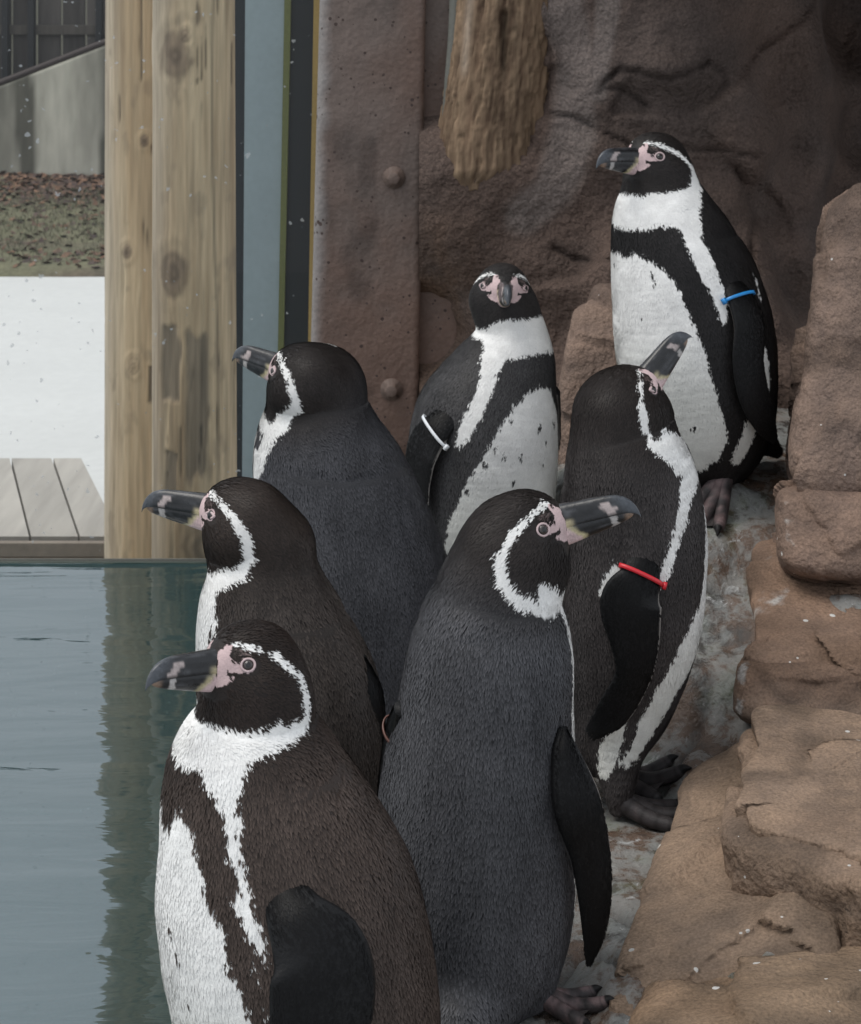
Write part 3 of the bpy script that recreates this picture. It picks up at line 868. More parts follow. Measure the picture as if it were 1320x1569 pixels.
block('boulder', [(1122, 1112, 2.275), (1450, 1120, 2.24), (1126, 1002, 2.33), (1450, 1024, 2.29), (1190, 1080, 2.6), (1500, 1080, 2.6), (1190, 985, 2.62), (1500, 985, 2.62)],
      'dark brown boulder with a white-edged left side under the sloping boulder', 0.009, 7, 229, base=(0.215, 0.145, 0.105), group=RG, stain=0.2,
      crack=(([(1180, 1040, 2.29), (1250, 1050, 2.28), (1340, 1035, 2.27)], 0.006, 0.010),),
      drips=(([(1136, 1012, 2.33), (1134, 1050, 2.31), (1140, 1085, 2.29)], 0.007),))
block('boulder', [(1150, 1560, 1.95), (1470, 1700, 1.77), (1090, 1268, 1.995), (1470, 1405, 1.80), (1190, 1300, 2.33), (1520, 1300, 2.33), (1142, 1105, 2.27), (1520, 1110, 2.30)],
      'big orange-brown boulder with a steep front face below the thin rock plate', 0.008, 11, 234, base=(0.33, 0.24, 0.175), group=RG,
      crack=(([(1120, 1175, 2.12), (1150, 1212, 2.06), (1160, 1235, 2.04)], 0.007, 0.015),))
block('boulder', [(1148, 1296, 1.985), (1500, 1372, 1.87), (1138, 1258, 1.99), (1500, 1330, 1.875), (1165, 1120, 2.27), (1540, 1120, 2.30), (1150, 1076, 2.27), (1540, 1078, 2.30)],
      'thin flat rock plate lying on top of the big orange-brown boulder', 0.0055, 10, 238, base=(0.34, 0.248, 0.18), group=RG, stain=0.0, scale=5.0)
block('boulder', [(985, 1720, 1.75), (1320, 1720, 1.74), (940, 1510, 1.84), (1290, 1450, 1.83), (1060, 1340, 2.24), (1240, 1340, 2.24), (1052, 1182, 2.24), (1190, 1120, 2.27)],
      'long tan slab of rock leaning down to the wet ledge', 0.008, 10, 245, base=(0.31, 0.228, 0.165), group=RG, stain=0.0,
      crack=(([(1005, 1440, 1.87), (1025, 1445, 1.87)], 0.006, 0.012), ([(1005, 1470, 1.85), (1050, 1465, 1.85)], 0.006, 0.008)))
block('boulder', [(925, 1900, 1.56), (1480, 1900, 1.50), (915, 1615, 1.65), (1480, 1650, 1.58), (1040, 1750, 1.98), (1520, 1750, 1.98), (1050, 1445, 1.94), (1540, 1390, 1.96)],
      'pale orange rounded boulder lowest of the pile', 0.010, 6, 256, base=(0.35, 0.255, 0.175), group=RG)
block('boulder', [(842, 760, 3.02), (960, 760, 3.0), (872, 515, 3.12), (970, 500, 3.10), (860, 720, 3.4), (1000, 720, 3.4), (905, 405, 3.32), (1000, 398, 3.32)],
      'pale brown wedge-shaped boulder against the wall between two penguins', 0.009, 7, 267, base=(0.265, 0.195, 0.157), group=RG)

# ------------------------------------------------------------------ outside, beyond the glass
def sheet(name, x0, x1, y0, y1, zf, nx, ny, mat, colf=None, label=None, kind='structure'):
    A, B = np.meshgrid(np.linspace(x0, x1, nx), np.linspace(y0, y1, ny), indexing='ij')
    a, b = A.ravel(), B.ravel()
    z = zf(a, b)
    v = np.stack([a, b, z], 1)
    i2 = np.arange(nx * ny).reshape(nx, ny)
    q = np.stack([i2[:-1, :-1], i2[1:, :-1], i2[1:, 1:], i2[:-1, 1:]], -1).reshape(-1, 4)
    o = mk(name, v, q, mat, col=None if colf is None else colf(v))
    tag(o, label, kind=kind)
    return o


PATH_Z = -1.45
path_far = lambda x: 8.55 - 0.20 * (x + 2.0) * 0 + 0.35 * (-(x + 1.5)) * 0.35
sheet('ground', -60, 60, 3.9, 160, lambda a, b: np.full(len(a), -1.50), 10, 10, M['bank'], lambda v: np.tile((0.07, 0.065, 0.04), (len(v), 1)))
sheet('concrete_path', -9, 6, 3.85, 8.9, lambda a, b: PATH_Z + 0 * a, 12, 12, M['concrete_path'])


def bank_z(a, b):
    t = np.clip((b - 8.62 - 0.10 * np.sin(a * 1.3)) / 3.2, 0, 1)
    return PATH_Z - 0.03 + 0.06 * smooth(0, 0.06, t) + 0.13 * t + 0.02 * fbm(np.stack([a * 2, b * 2, 0 * a], 1), 3, 150)


def bank_col(v):
    g = smooth(-0.25, 0.35, fbm(v * np.array([1.6, 2.6, 1]), 4, 151) + 0.35 - 0.55 * smooth(10.0, 11.2, v[:, 1]) - 0.3 * smooth(9.0, 8.6, v[:, 1]))[:, None]
    return np.array((0.095, 0.068, 0.052)) * (1 - g) + np.array((0.13, 0.125, 0.075)) * g


sheet('grass_bank', -9, 6, 8.45, 11.6, bank_z, 150, 60, M['bank'], bank_col)
# fallen leaves and grass tufts on the bank
def scatter_quads(n, x0, x1, y0, y1, size, tilt, palette, seed, tall=False, dens=None):
    r = np.random.default_rng(seed)
    a = r.uniform(x0, x1, n); b = r.uniform(y0, y1, n)
    if dens is not None:
        k = r.random(n) < dens(a, b); a, b = a[k], b[k]
    n = len(a)
    z = bank_z(a, b) + 0.004
    an = r.uniform(0, 2 * math.pi, n)
    s = size * r.uniform(0.6, 1.4, n)
    u = np.stack([np.cos(an), np.sin(an), r.normal(0, tilt, n)], 1)
    if tall:
        w = np.stack([r.normal(0, 0.35, n), r.normal(0, 0.35, n), np.ones(n)], 1)
        w1, s1 = 0.10, 1.0
    else:
        w = np.stack([-np.sin(an), np.cos(an), r.normal(0, tilt, n)], 1)
        w1, s1 = 0.55, 1.0
    c = np.stack([a, b, z], 1)
    p0 = c - u * (s * w1)[:, None]; p1 = c + u * (s * w1)[:, None]
    p2 = c + w * (s * s1)[:, None]
    p3 = c + w * (s * (-0.8 if not tall else -0.02))[:, None] + (0 if not tall else 0)
    v = np.stack([p0, p3, p1, p2], 1).reshape(-1, 3)
    col = np.array(palette)[r.integers(0, len(palette), n)] * r.uniform(0.6, 1.3, (n, 1))
    f = np.arange(4 * n).reshape(n, 4)
    return v, f, np.repeat(col, 4, 0)


lv, lf, lcq = scatter_quads(9000, -3.6, -0.9, 8.7, 11.3, 0.026, 0.35, [(0.14, 0.075, 0.045), (0.10, 0.06, 0.045), (0.19, 0.11, 0.07), (0.07, 0.045, 0.04)], 5,
                            dens=lambda a, b: 0.14 + 0.86 * smooth(9.9, 10.9, b) + 0.2 * (b < 9.1))
tag(mk('fallen_leaves', lv, lf, M['leaf'], col=lcq, smooth_shade=False), 'brown fallen leaves below the stained concrete wall', 'leaves', kind='stuff')
lv, lf, lcq = scatter_quads(14000, -3.6, -0.9, 8.72, 10.8, 0.022, 0.2, [(0.115, 0.12, 0.065), (0.16, 0.145, 0.095), (0.09, 0.10, 0.055), (0.17, 0.145, 0.105)], 6, tall=True,
                            dens=lambda a, b: np.clip(0.55 + fbm(np.stack([a * 1.6, b * 2.6, 0 * a], 1), 4, 151), 0, 1))
tag(mk('grass', lv, lf, M['leaf'], col=lcq, smooth_shade=False), 'short patchy grass on the bank above the pale path', 'grass', kind='stuff')

# retaining wall with sloping top
WD = 11.3
na, nb_ = 420, 60
xs = np.linspace(-9, 3, na)
topz = np.interp(xs, [(-300 - CX) * WD / F_PX, (0 - CX) * WD / F_PX, (165 - CX) * WD / F_PX, (500 - CX) * WD / F_PX],
                 [-(245 - HORIZON) * WD / F_PX, -(132 - HORIZON) * WD / F_PX, -(68 - HORIZON) * WD / F_PX, -(-60 - HORIZON) * WD / F_PX])
vs = []
for i in range(na):
    for t in np.linspace(0, 1, nb_):
        vs.append((xs[i], WD, -1.7 * (1 - t) + topz[i] * t))
vs = np.array(vs)
st = fbm(vs * np.array([5.5, 1, 0.5]), 4, 160); st2 = fbm(vs * np.array([1.5, 1, 1.2]), 4, 161)
st3 = fbm(vs * np.array([17, 1, 0.7]), 3, 163)
wv_ = np.clip(0.62 + 1.3 * st + 0.6 * st2 - 1.3 * smooth(0.12, 0.45, st3), 0, 1)[:, None]
cc = np.array((0.44, 0.42, 0.35)) * wv_ + np.array((0.10, 0.095, 0.075)) * (1 - wv_)
i2 = np.arange(na * nb_).reshape(na, nb_)
fs = np.stack([i2[:-1, :-1], i2[1:, :-1], i2[1:, 1:], i2[:-1, 1:]], -1).reshape(-1, 4).tolist()
back = vs.copy(); back[:, 1] += 0.25
top_i = i2[:, -1]
k0 = len(vs)
vall = np.vstack([vs, back[top_i]]); call = np.vstack([cc, cc[top_i]])
for i in range(na - 1):
    fs.append((top_i[i], top_i[i + 1], k0 + i + 1, k0 + i))
rw_ = empty('retaining_wall', (-3, WD, -1.7))
tag(rw_, 'streaky stained grey concrete retaining wall with a sloping top', 'wall')
child('wall_face', vall, fs, M['stained'], rw_, col=call)
vs, fs = tube([(xs[i], WD + 0.02, topz[i] + 0.02) for i in range(0, na, 10)], [0.02] * len(range(0, na, 10)), 8)
child('coping_rail', vs, fs, M['rail'], rw_)

# board fence behind the wall
fe = empty('board_fence', (-3, 12.0, -1.3))
tag(fe, 'dark weathered board fence standing behind the retaining wall', 'fence')
r = np.random.default_rng(9)
x = -4.6
while x < -0.9:
    wdt = r.uniform(0.13, 0.16)
    v, f = box(x, x + wdt - 0.012, 12.0 + r.uniform(-0.01, 0.01), 12.03, -1.2, 0.75 + r.uniform(-0.02, 0.02), 0.004)
    c = np.array((0.085, 0.075, 0.068)) * r.uniform(0.7, 1.3)
    child('board', v, f, M['fence'], fe, col=np.tile(c, (len(v), 1)), smooth_shade=False)
    x += wdt
for px in (8, 48, 152):
    x = (px - CX) * 11.95 / F_PX
    v, f = box(x - 0.02, x + 0.02, 11.93, 11.99, -1.2, 0.8, 0.004)
    child('fence_post', v, f, M['dark'], fe, smooth_shade=False)
for z in (-0.50, 0.1):
    v, f = box(-4.6, -0.9, 11.965, 11.998, z - 0.03, z + 0.03, 0.003)
    child('fence_rail', v, f, M['fence'], fe, col=np.tile((0.08, 0.07, 0.06), (len(v), 1)), smooth_shade=False)

# low wooden platform by the glass
dk = empty('wooden_platform', (-1.0, 4.4, PATH_Z))
tag(dk, 'low grey wooden platform of weathered planks outside the glass', 'platform')
DZ = -1.293
ztop = lambda px, py: P(px, py, DZ * F_PX / -(py - HORIZON))
far_y, near_y = 702, 822
edges = [(-170, -210), (-105, -128), (-45, -45), (16, 46), (80, 121), (126, 186)]     # plank joints: far px, near px (on the deck plane)
r = np.random.default_rng(4)
for (f0, n0), (f1, n1) in zip(edges[:-1], edges[1:]):
    a, b = ztop(n0 + 2, near_y), ztop(n1 - 1.5, near_y)
    c, d_ = ztop(f1 - 1.5, far_y), ztop(f0 + 2, far_y)
    vs = []
    for dz in (0, -0.035):
        for q_ in (a, b, c, d_):
            vs.append(q_ + np.array([0, 0, dz]))
    fs = [(0, 1, 2, 3), (7, 6, 5, 4), (0, 4, 5, 1), (1, 5, 6, 2), (2, 6, 7, 3), (3, 7, 4, 0)]
    cc = np.array((0.36, 0.335, 0.30)) * r.uniform(0.9, 1.08)
    child('plank', vs, fs, M['deckwood'], dk, col=np.tile(cc, (8, 1)), smooth_shade=False)
a, b = ztop(-215, near_y), ztop(190, near_y)
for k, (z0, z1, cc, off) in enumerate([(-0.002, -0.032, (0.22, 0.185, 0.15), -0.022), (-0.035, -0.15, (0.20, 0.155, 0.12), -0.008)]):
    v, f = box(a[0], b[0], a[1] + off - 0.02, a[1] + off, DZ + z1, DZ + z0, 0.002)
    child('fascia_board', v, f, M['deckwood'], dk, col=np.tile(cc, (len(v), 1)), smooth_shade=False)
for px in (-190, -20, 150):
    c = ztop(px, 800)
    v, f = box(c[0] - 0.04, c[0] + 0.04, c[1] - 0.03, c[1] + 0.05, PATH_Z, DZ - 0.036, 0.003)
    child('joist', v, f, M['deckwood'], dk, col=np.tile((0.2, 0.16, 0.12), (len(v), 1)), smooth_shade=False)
# ================================================================== penguins
def surface_nets(V, org, h):
    """quad mesh of the zero level of the grid V"""
    s = V.shape
    ins = V < 0
    acc = np.zeros((s[0] - 1, s[1] - 1, s[2] - 1, 3)); cnt = np.zeros((s[0] - 1, s[1] - 1, s[2] - 1))
    edges_ = []
    for ax in range(3):
        lo = [slice(None)] * 3; hi = [slice(None)] * 3
        lo[ax] = slice(0, -1); hi[ax] = slice(1, None)
        a, b = V[tuple(lo)], V[tuple(hi)]
        m = ins[tuple(lo)] != ins[tuple(hi)]
        idx = np.argwhere(m)
        t = a[m] / (a[m] - b[m])
        pt = idx.astype(float); pt[:, ax] += t
        o1, o2 = (ax + 1) % 3, (ax + 2) % 3
        quad = []
        for d1, d2 in ((0, 0), (-1, 0), (-1, -1), (0, -1)):
            c = idx.copy(); c[:, o1] += d1; c[:, o2] += d2
            np.add.at(acc, (c[:, 0], c[:, 1], c[:, 2]), pt)
            np.add.at(cnt, (c[:, 0], c[:, 1], c[:, 2]), 1)
            quad.append(c)
        edges_.append((quad, ins[tuple(lo)][m]))
    cells = np.argwhere(cnt > 0)
    vid = np.full(cnt.shape, -1, np.int64)
    vid[cells[:, 0], cells[:, 1], cells[:, 2]] = np.arange(len(cells))
    v = acc[cnt > 0] / cnt[cnt > 0][:, None]
    fs = []
    for quad, inside in edges_:
        q = np.stack([vid[c[:, 0], c[:, 1], c[:, 2]] for c in quad], 1)
        q[~inside] = q[~inside][:, ::-1]
        fs.append(q)
    return v * h + org, np.vstack(fs)


def smin(a, b, k):
    h = np.clip(0.5 + 0.5 * (b - a) / k, 0, 1)
    return b * (1 - h) + a * h - k * h * (1 - h)


HEAD = np.array([(-12, 0, -2, 39), (3, 0, 2, 35.5), (15, 0, 2, 27.5), (25, 0, -1, 19.5), (-6, 14, -15, 33), (-6, -14, -15, 33), (10, 9, -18, 25), (10, -9, -18, 25),
                 (22, 0, -15, 18), (4, 0, -32, 31)]) / 1000.0

W, K, PK, GY = 1, 0, 2, 3
# markings every bird shares, in its own head frame (mm: forward, left, up, half width); mirrored left/right
HEAD_MARKS = [
    (W, [(33, 13, 23, 2.5), (24, 21, 22, 3.0), (10, 29, 17, 3.6), (-6, 35, 6, 4.5), (-20, 38, -10, 5.5), (-27, 38, -28, 6.5), (-24, 35, -46, 7.0), (-8, 31, -60, 9.0), (10, 22, -66, 10), (20, 0, -66, 10)]),
    (K, [(8, 20, -38, 15), (22, 6, -38, 14), (26, 0, -36, 13), (-4, 34, -30, 12), (-2, 38, -16, 13), (10, 30, -18, 12)]),
    (PK, [(38, 12, 12, 5.0), (34, 15, 6, 5.5), (30, 19, 2, 5.0), (19, 27, 4, 6.4)]),
    (PK, [(34, 14, 19, 4.2), (36, 13, 6, 5.0), (38, 14, -4, 5.0)]),
    (PK, [(39, 12, -12, 5.0), (34, 15, -10, 4.5), (27, 19, -8, 2.0)]),
    (GY, [(27, 19, 14, 3.0), (22, 22, 13, 2.0)]),
]


class Bird:
    pass


def stroke_dist(p, pts, rad):
    """min over the polyline of (distance - half width)"""
    out = np.full(len(p), 9.0)
    if len(pts) == 1:
        return np.linalg.norm(p - pts[0], axis=1) - rad[0]
    for a, b, ra, rb in zip(pts[:-1], pts[1:], rad[:-1], rad[1:]):
        ab = b - a
        t = np.clip(((p - a) @ ab) / (ab @ ab + 1e-12), 0, 1)
        out = np.minimum(out, np.linalg.norm(p - a - t[:, None] * ab, axis=1) - (ra + (rb - ra) * t))
    return out


def foot(pos, head, scale, seed, pink=0.3):
    """three webbed toes with claws, lying on the rock; returns verts, faces, colours"""
    vs, fs, cs = [], [], []
    f = np.array([math.sin(head), -math.cos(head)]); l = np.array([f[1], -f[0]])
    toes = []

    def gpt(a, b, up):
        x, y = pos[0] + f[0] * a + l[0] * b, pos[1] + f[1] * a + l[1] * b
        return np.array([x, y, ground_z(x, y)[0] + up])
    for k, (ang, ln) in enumerate(((-24, 0.060), (0, 0.072), (24, 0.060))):
        ca, sa = math.cos(math.radians(ang)), math.sin(math.radians(ang))
        ln *= scale
        pts = [pos + np.array([0, 0, 0.022]) * scale, gpt(ln * 0.3 * ca, ln * 0.3 * sa, 0.015 * scale), gpt(ln * 0.65 * ca, ln * 0.65 * sa, 0.010 * scale),
               gpt(ln * ca, ln * sa, 0.007 * scale), gpt(ln * 1.13 * ca, ln * 1.13 * sa, 0.006 * scale), gpt(ln * 1.25 * ca, ln * 1.25 * sa, 0.001)]
        rad = np.array([0.012, 0.0095, 0.0085, 0.0075, 0.0045, 0.0008]) * scale
        cp = catmull(np.hstack([np.array(pts), rad[:, None]]), 5)
        v, fc = tube(cp[:, :3], np.maximum(cp[:, 3], 0.0006), 9)
        o = len(vs)
        u = np.repeat(np.linspace(0, 1, len(cp)), 9)
        nse = fbm(v * 90, 3, seed)
        c = np.array((0.045, 0.04, 0.04)) + 0.5 * pink * np.array((0.55, 0.35, 0.34)) * smooth(0.0, 0.5, nse - 0.2 + pink)[:, None]
        c = np.where((u > 0.72)[:, None], np.array((0.012, 0.011, 0.011)), c)
        c = np.where(((np.arange(len(u)) // 9) % 4 == 0)[:, None], c * 0.6, c)
        vs += list(v); cs += list(c); fs += [tuple(i + o for i in q) for q in fc]
        toes.append(pts)
    for a, b in ((0, 1), (1, 2)):
        A, B = toes[a], toes[b]
        o = len(vs)
        for i in range(4):
            for t in (0, 0.5, 1):
                q = A[i] * (1 - t) + B[i] * t
                if t == 0.5: q = q - np.array([0, 0, 0.004]) - np.append(f, 0) * (0.006 if i == 3 else 0)
                vs.append(q + np.array([0, 0, 0.002])); cs.append((0.05, 0.043, 0.042))
        for i in range(3):
            for j in range(2):
                fs.append((o + i * 3 + j, o + i * 3 + j + 1, o + (i + 1) * 3 + j + 1, o + (i + 1) * 3 + j))
    return np.array(vs), fs, np.array(cs)


def loft_section(st, n, uppercurve):
    """bill half: stations (x, z bottom, z top, half width); flat on one side, arched on the other"""
    vs, fs = [], []
    for (x, zb, zt, hw) in st:
        for k in range(n):
            a = 2 * math.pi * k / n
            ca, sa = math.cos(a), math.sin(a)
            if uppercurve:
                z = zb + (zt - zb) * (abs(sa) ** 0.9 if sa > 0 else -0.06 * abs(sa))
            else:
                z = zt - (zt - zb) * (abs(sa) ** 0.8 if sa < 0 else -0.06 * abs(sa))
            vs.append((x, hw * math.copysign(abs(ca) ** 0.8, ca), z))
    m = len(st)
    for i in range(m - 1):
        for k in range(n):
            fs.append((i * n + k, i * n + (k + 1) % n, (i + 1) * n + (k + 1) % n, (i + 1) * n + k))
    fs.append(tuple(range(n))[::-1]); fs.append(tuple((m - 1) * n + k for k in range(n)))
    return np.array(vs), fs


UPPER = [(26.0, -5.0, 16.0, 13.5), (38.0, -4.5, 15.8, 12.0), (50.0, -4.5, 15.0, 10.2), (62.0, -5.0, 14.0, 9.2), (74.0, -5.5, 13.2, 8.6), (85.0, -6.0, 12.2, 7.8), (94.0, -6.5, 10.2, 6.8), (101.0, -7.5, 7.0, 5.5), (106.5, -9.5, 2.2, 4.0), (110.0, -12.0, -3.5, 2.6), (111.8, -14.5, -9.0, 1.5), (112.4, -16.5, -13.5, 0.7)]
LOWER = [(22.0, -24.5, -5.0, 13.2), (34.0, -24.0, -4.6, 12.0), (46.0, -23.0, -4.6, 10.0), (58.0, -21.3, -5.0, 8.8), (70.0, -19.8, -5.5, 8.0), (82.0, -18.2, -6.0, 7.0), (92.0, -16.6, -6.5, 5.6), (99.0, -15.2, -7.5, 4.2), (104.0, -13.4, -9.0, 2.4), (106.0, -12.0, -10.5, 1.2)]


def penguin(cfg):
    B = Bird()
    d = cfg['d']; s = F_PX / d
    rng = np.random.default_rng(cfg['seed'])
    seed = cfg['seed']
    # ---- skeleton
    tor = np.array([np.append(P(a[0], a[1], d + (a[3] if len(a) > 3 else 0)), a[2] / s) for a in cfg['torso']])
    dense = catmull(tor, 7)
    bxy = cfg['yaw']; fwd_b = np.array([math.sin(math.radians(bxy)), -math.cos(math.radians(bxy)), 0]); lat_b = np.array([-fwd_b[1], fwd_b[0], 0])  # lat = bird's left
    lat_b = np.array([fwd_b[1] * -1, fwd_b[0], 0])
    psi, th, ro = [math.radians(x) for x in cfg['head']]
    fw = np.array([math.sin(psi) * math.cos(th), -math.cos(psi) * math.cos(th), math.sin(th)])
    lf = norm(np.cross(np.array([0, 0, 1.0]), fw))
    up = np.cross(fw, lf)
    lf, up = lf * math.cos(ro) + up * math.sin(ro), up * math.cos(ro) - lf * math.sin(ro)
    R = np.stack([fw, lf, up], 1)                     # local -> world
    ex, ey, side = cfg['eye']
    hs_ = cfg.get('hscale', 1.0)
    el = np.array([0.019, 0.027 * side, 0.004]) * hs_
    off = R @ el
    eye_d = d + cfg.get('hd', 0.0) + off[1]
    hc = P(ex, ey, eye_d) - off
    hs_c = HEAD[:, :3] * hs_ @ R.T + hc; hs_r = HEAD[:, 3] * hs_
    # neck link
    link = catmull(np.array([np.append(hc + R @ np.array([-0.012, 0, -0.022]) * hs_, 0.038 * hs_), dense[0] * 0.5 + 0.5 * np.append(hc + R @ np.array([-0.012, 0, -0.03]), 0.042), dense[0]]), 6)
    dense = np.vstack([link[:-1], dense])
    # ---- legs and tail
    legs = []
    for (pos, hd) in cfg['feet']:
        px, py = pos
        gz = ground_z(px, py)[0]
        ank = np.array([px, py, gz])
        low = tor[np.argmin(np.abs(tor[:, 2] - (gz + 0.10)))][:3]
        topp = np.array([low[0] * 0.5 + px * 0.5, low[1] * 0.5 + py * 0.5, gz + 0.10])
        legs.append((ank, hd, catmull(np.array([np.append(topp, 0.040), np.append(ank * 0.8 + topp * 0.2 + np.array([0, 0, 0.022]), 0.020), np.append(ank + np.array([0, 0, 0.020]), 0.0125)]), 6)))
    legsph = np.vstack([l[2] for l in legs]) if legs else np.zeros((0, 4))
    base = tor[-1][:3]
    tail = None
    if cfg.get('tail'):
        tl = np.array([np.append(P(a[0], a[1], d + a[3]), a[2] / s) for a in cfg['tail']])
    else:
        bz = base - fwd_b * 0.03
        tip = base - fwd_b * 0.125; tip[2] = max(ground_z(tip[0], tip[1])[0] + 0.012, base[2] - 0.06)
        tl = np.array([np.append(bz, tor[-1][3] * 0.75), np.append((bz + tip) / 2 + np.array([0, 0, 0.008]), 0.035), np.append(tip, 0.010)])
    tail = catmull(tl, 6)

    org = hc.copy()

    def chain(p, cs):
        o_ = np.empty(len(p))
        cc = cs[:, :3] - org; c2 = (cc ** 2).sum(1)
        for i in range(0, len(p), 16384):
            q_ = p[i:i + 16384] - org
            d2 = (q_ ** 2).sum(1)[:, None] + c2[None] - 2 * q_ @ cc.T
            o_[i:i + 16384] = (np.sqrt(np.maximum(d2, 0)) - cs[None, :, 3]).min(1)
        return o_

    def f(p):
        t = chain(p, dense)
        h = None
        for c, r_ in zip(hs_c, hs_r):
            q = np.sqrt(((p - c) ** 2).sum(1)) - r_
            h = q if h is None else smin(h, q, 0.006)
        o = smin(t, h, cfg.get('kneck', 0.016))
        o = smin(o, chain(p, tail), 0.02)
        if len(legsph):
            o = smin(o, chain(p, legsph), 0.015)
        # soft lumps of the plumage
        return o

    def grad(p, e=0.0015):
        f0 = f(p)
        return norm(np.stack([f(p + np.eye(3)[i] * e) - f0 for i in range(3)], 1))

    def project(p, it=3):
        p = np.array(p, float)
        for _ in range(it):
            p = p - grad(p) * f(p)[:, None]
        return p

    def cast(px, py):
        """photo pixels -> points on the bird's skin"""
        px = np.atleast_1d(px).astype(float); py = np.atleast_1d(py).astype(float)
        dr = np.stack([(px - CX) / F_PX, np.ones(len(px)), -(py - HORIZON) / F_PX], 1)
        ln = np.linalg.norm(dr, axis=1); dr = dr / ln[:, None]
        t = (d - 0.35) * ln
        best = np.full(len(px), 9.0); bt = t.copy()
        for _ in range(90):
            q = dr * t[:, None]
            v = f(q)
            m = v < best
            best = np.where(m, v, best); bt = np.where(m, t, bt)
            t = t + np.clip(v, 0.0004, 0.05) * (v > 0.0005)
            if (t > (d + 0.4) * ln).all(): break
        return project(dr * bt[:, None])

    # ---- skin mesh
    allc = np.vstack([dense, np.hstack([hs_c, hs_r[:, None]]), tail, legsph])
    h = 0.0042
    lo = (allc[:, :3] - allc[:, 3:4]).min(0) - 0.012; hi = (allc[:, :3] + allc[:, 3:4]).max(0) + 0.012
    n = np.ceil((hi - lo) / h).astype(int) + 1
    n = ((n + 3) // 4) * 4
    G = np.stack(np.meshgrid(*[np.arange(k) for k in n], indexing='ij'), -1) * h + lo
    Gc = G[::4, ::4, ::4] + 1.5 * h
    Vc = f(Gc.reshape(-1, 3)).reshape(n // 4)
    Vg = np.repeat(np.repeat(np.repeat(Vc, 4, 0), 4, 1), 4, 2)      # coarse values, refined only near the skin
    near = np.abs(Vg) < 5.5 * h
    Vg[near] = f(G[near])
    v, q = surface_nets(Vg, lo, h)
    bm = bmesh.new()
    bv = [bm.verts.new(x) for x in v]
    for r_ in q:
        try: bm.faces.new([bv[i] for i in r_])
        except ValueError: pass
    for rad_, cutx in ((0.075 * hs_, -1), (0.060 * hs_, 0.0)):
        sel = set()
        for fc in bm.faces:
            c = np.array(fc.calc_center_median()[:]) - hc
            if np.linalg.norm(c) < rad_ and (c @ fw) > cutx:
                sel.update(fc.edges)
        bmesh.ops.subdivide_edges(bm, edges=list(sel), cuts=1, use_grid_fill=True)
    bm.verts.index_update()
    v = np.array([x.co[:] for x in bm.verts]); faces = [[x.index for x in fc.verts] for fc in bm.faces]
    bm.free()
    v = project(v, 2)
    lump = 0.0016 * fbm(v * 26, 3, seed + 1)
    hdist = np.linalg.norm(v - hc, axis=1)
    vn = grad(v)
    lump = lump + 0.0022 * fbm(v * 9, 2, seed + 2)
    cz = tor[2][2] + 0.010 * fbm(v * 11, 2, seed + 3)
    fold = np.exp(-((v[:, 2] - cz) / 0.007) ** 2) * smooth(0.15, -0.35, norm((v - tor[2][:3]) * np.array([1, 1, 0])) @ fwd_b) * cfg.get('fold', 0.0016) * np.clip(0.7 + 1.2 * fbm(v * 14, 2, seed + 4), 0, 1.3)
    v = v + vn * (lump * smooth(0.05, 0.09, hdist) - fold)[:, None]

    # ---- markings
    axis = dense[:, :3]

    def near_axis(p):
        return np.concatenate([np.argmin((axis ** 2).sum(1)[None] - 2 * p[i:i + 20000] @ axis.T, axis=1) for i in range(0, len(p), 20000)])

    def spine(p):
        return axis[near_axis(p)]

    def mirror(p):
        c = spine(p)
        return project(p - 2 * ((p - c) @ lat_b)[:, None] * lat_b)
    marks = []
    for code, pts in cfg.get('under', []):
        a = np.array([x[:2] for x in pts], float); w_ = np.array([x[2] for x in pts]) / s
        p = cast(a[:, 0], a[:, 1])
        marks.append((code, p, w_)); marks.append((code, mirror(p), w_))
    for code, pts in HEAD_MARKS:
        for sg in (1, -1):
            a = np.array(pts, float)
            p = (a[:, :3] * np.array([1, sg, 1])) / 1000 * hs_ @ R.T + hc
            marks.append((code, project(p), a[:, 3] / 1000 * hs_))
    for code, pts in cfg.get('marks', []):
        a = np.array([x[:2] for x in pts], float); w_ = np.array([x[2] for x in pts]) / s
        p = cast(a[:, 0], a[:, 1])
        marks.append((code, p, w_))
        if cfg.get('mirror', True): marks.insert(0, (code, mirror(p), w_))
    tz_hi, tz_lo = tor[1][2], tor[-1][2]

    def classify(p, amp=0.0024, sharp=True):
        kind = np.zeros(len(p), int)
        amp = amp * cfg.get('ragged', 1.0)
        n1 = fbm(p * 130, 2, seed + 5) * amp + fbm(p * 420, 2, seed + 6) * amp * 0.8
        if cfg.get('ragged', 1.0) > 1:
            n1 = n1 + 0.009 * fbm(p * 55, 3, seed + 7, 0.75) * smooth(0.065, 0.11, np.linalg.norm(p - hc, axis=1))
        if cfg.get('generic'):
            rel = p - spine(p)
            rr = norm(rel * np.array([1, 1, 0]))
            c = rr @ fwd_b + n1 * 18
            tz = (p[:, 2] - tz_lo) / (tz_hi - tz_lo)
            below = p[:, 2] < hc[2] - 0.07
            c = np.where(below, c, -1)
            kind[(c > 0.60) & (tz < 0.62)] = W
            kind[(c > 0.02) & (c < 0.30) & (tz < 0.92)] = W
            kind[(c > 0.35) & (tz > 0.75)] = W
        hd_ = np.linalg.norm(p - hc, axis=1)
        for code, pts, rad_ in marks:
            a = stroke_dist(p, pts, rad_) + n1 * (0.35 if code in (PK, GY) else 1.0)
            kind[a < 0] = code
        return kind
    tint = np.array(cfg['tint']); crown = np.array(cfg['crown']); white = np.array((0.80, 0.79, 0.765))

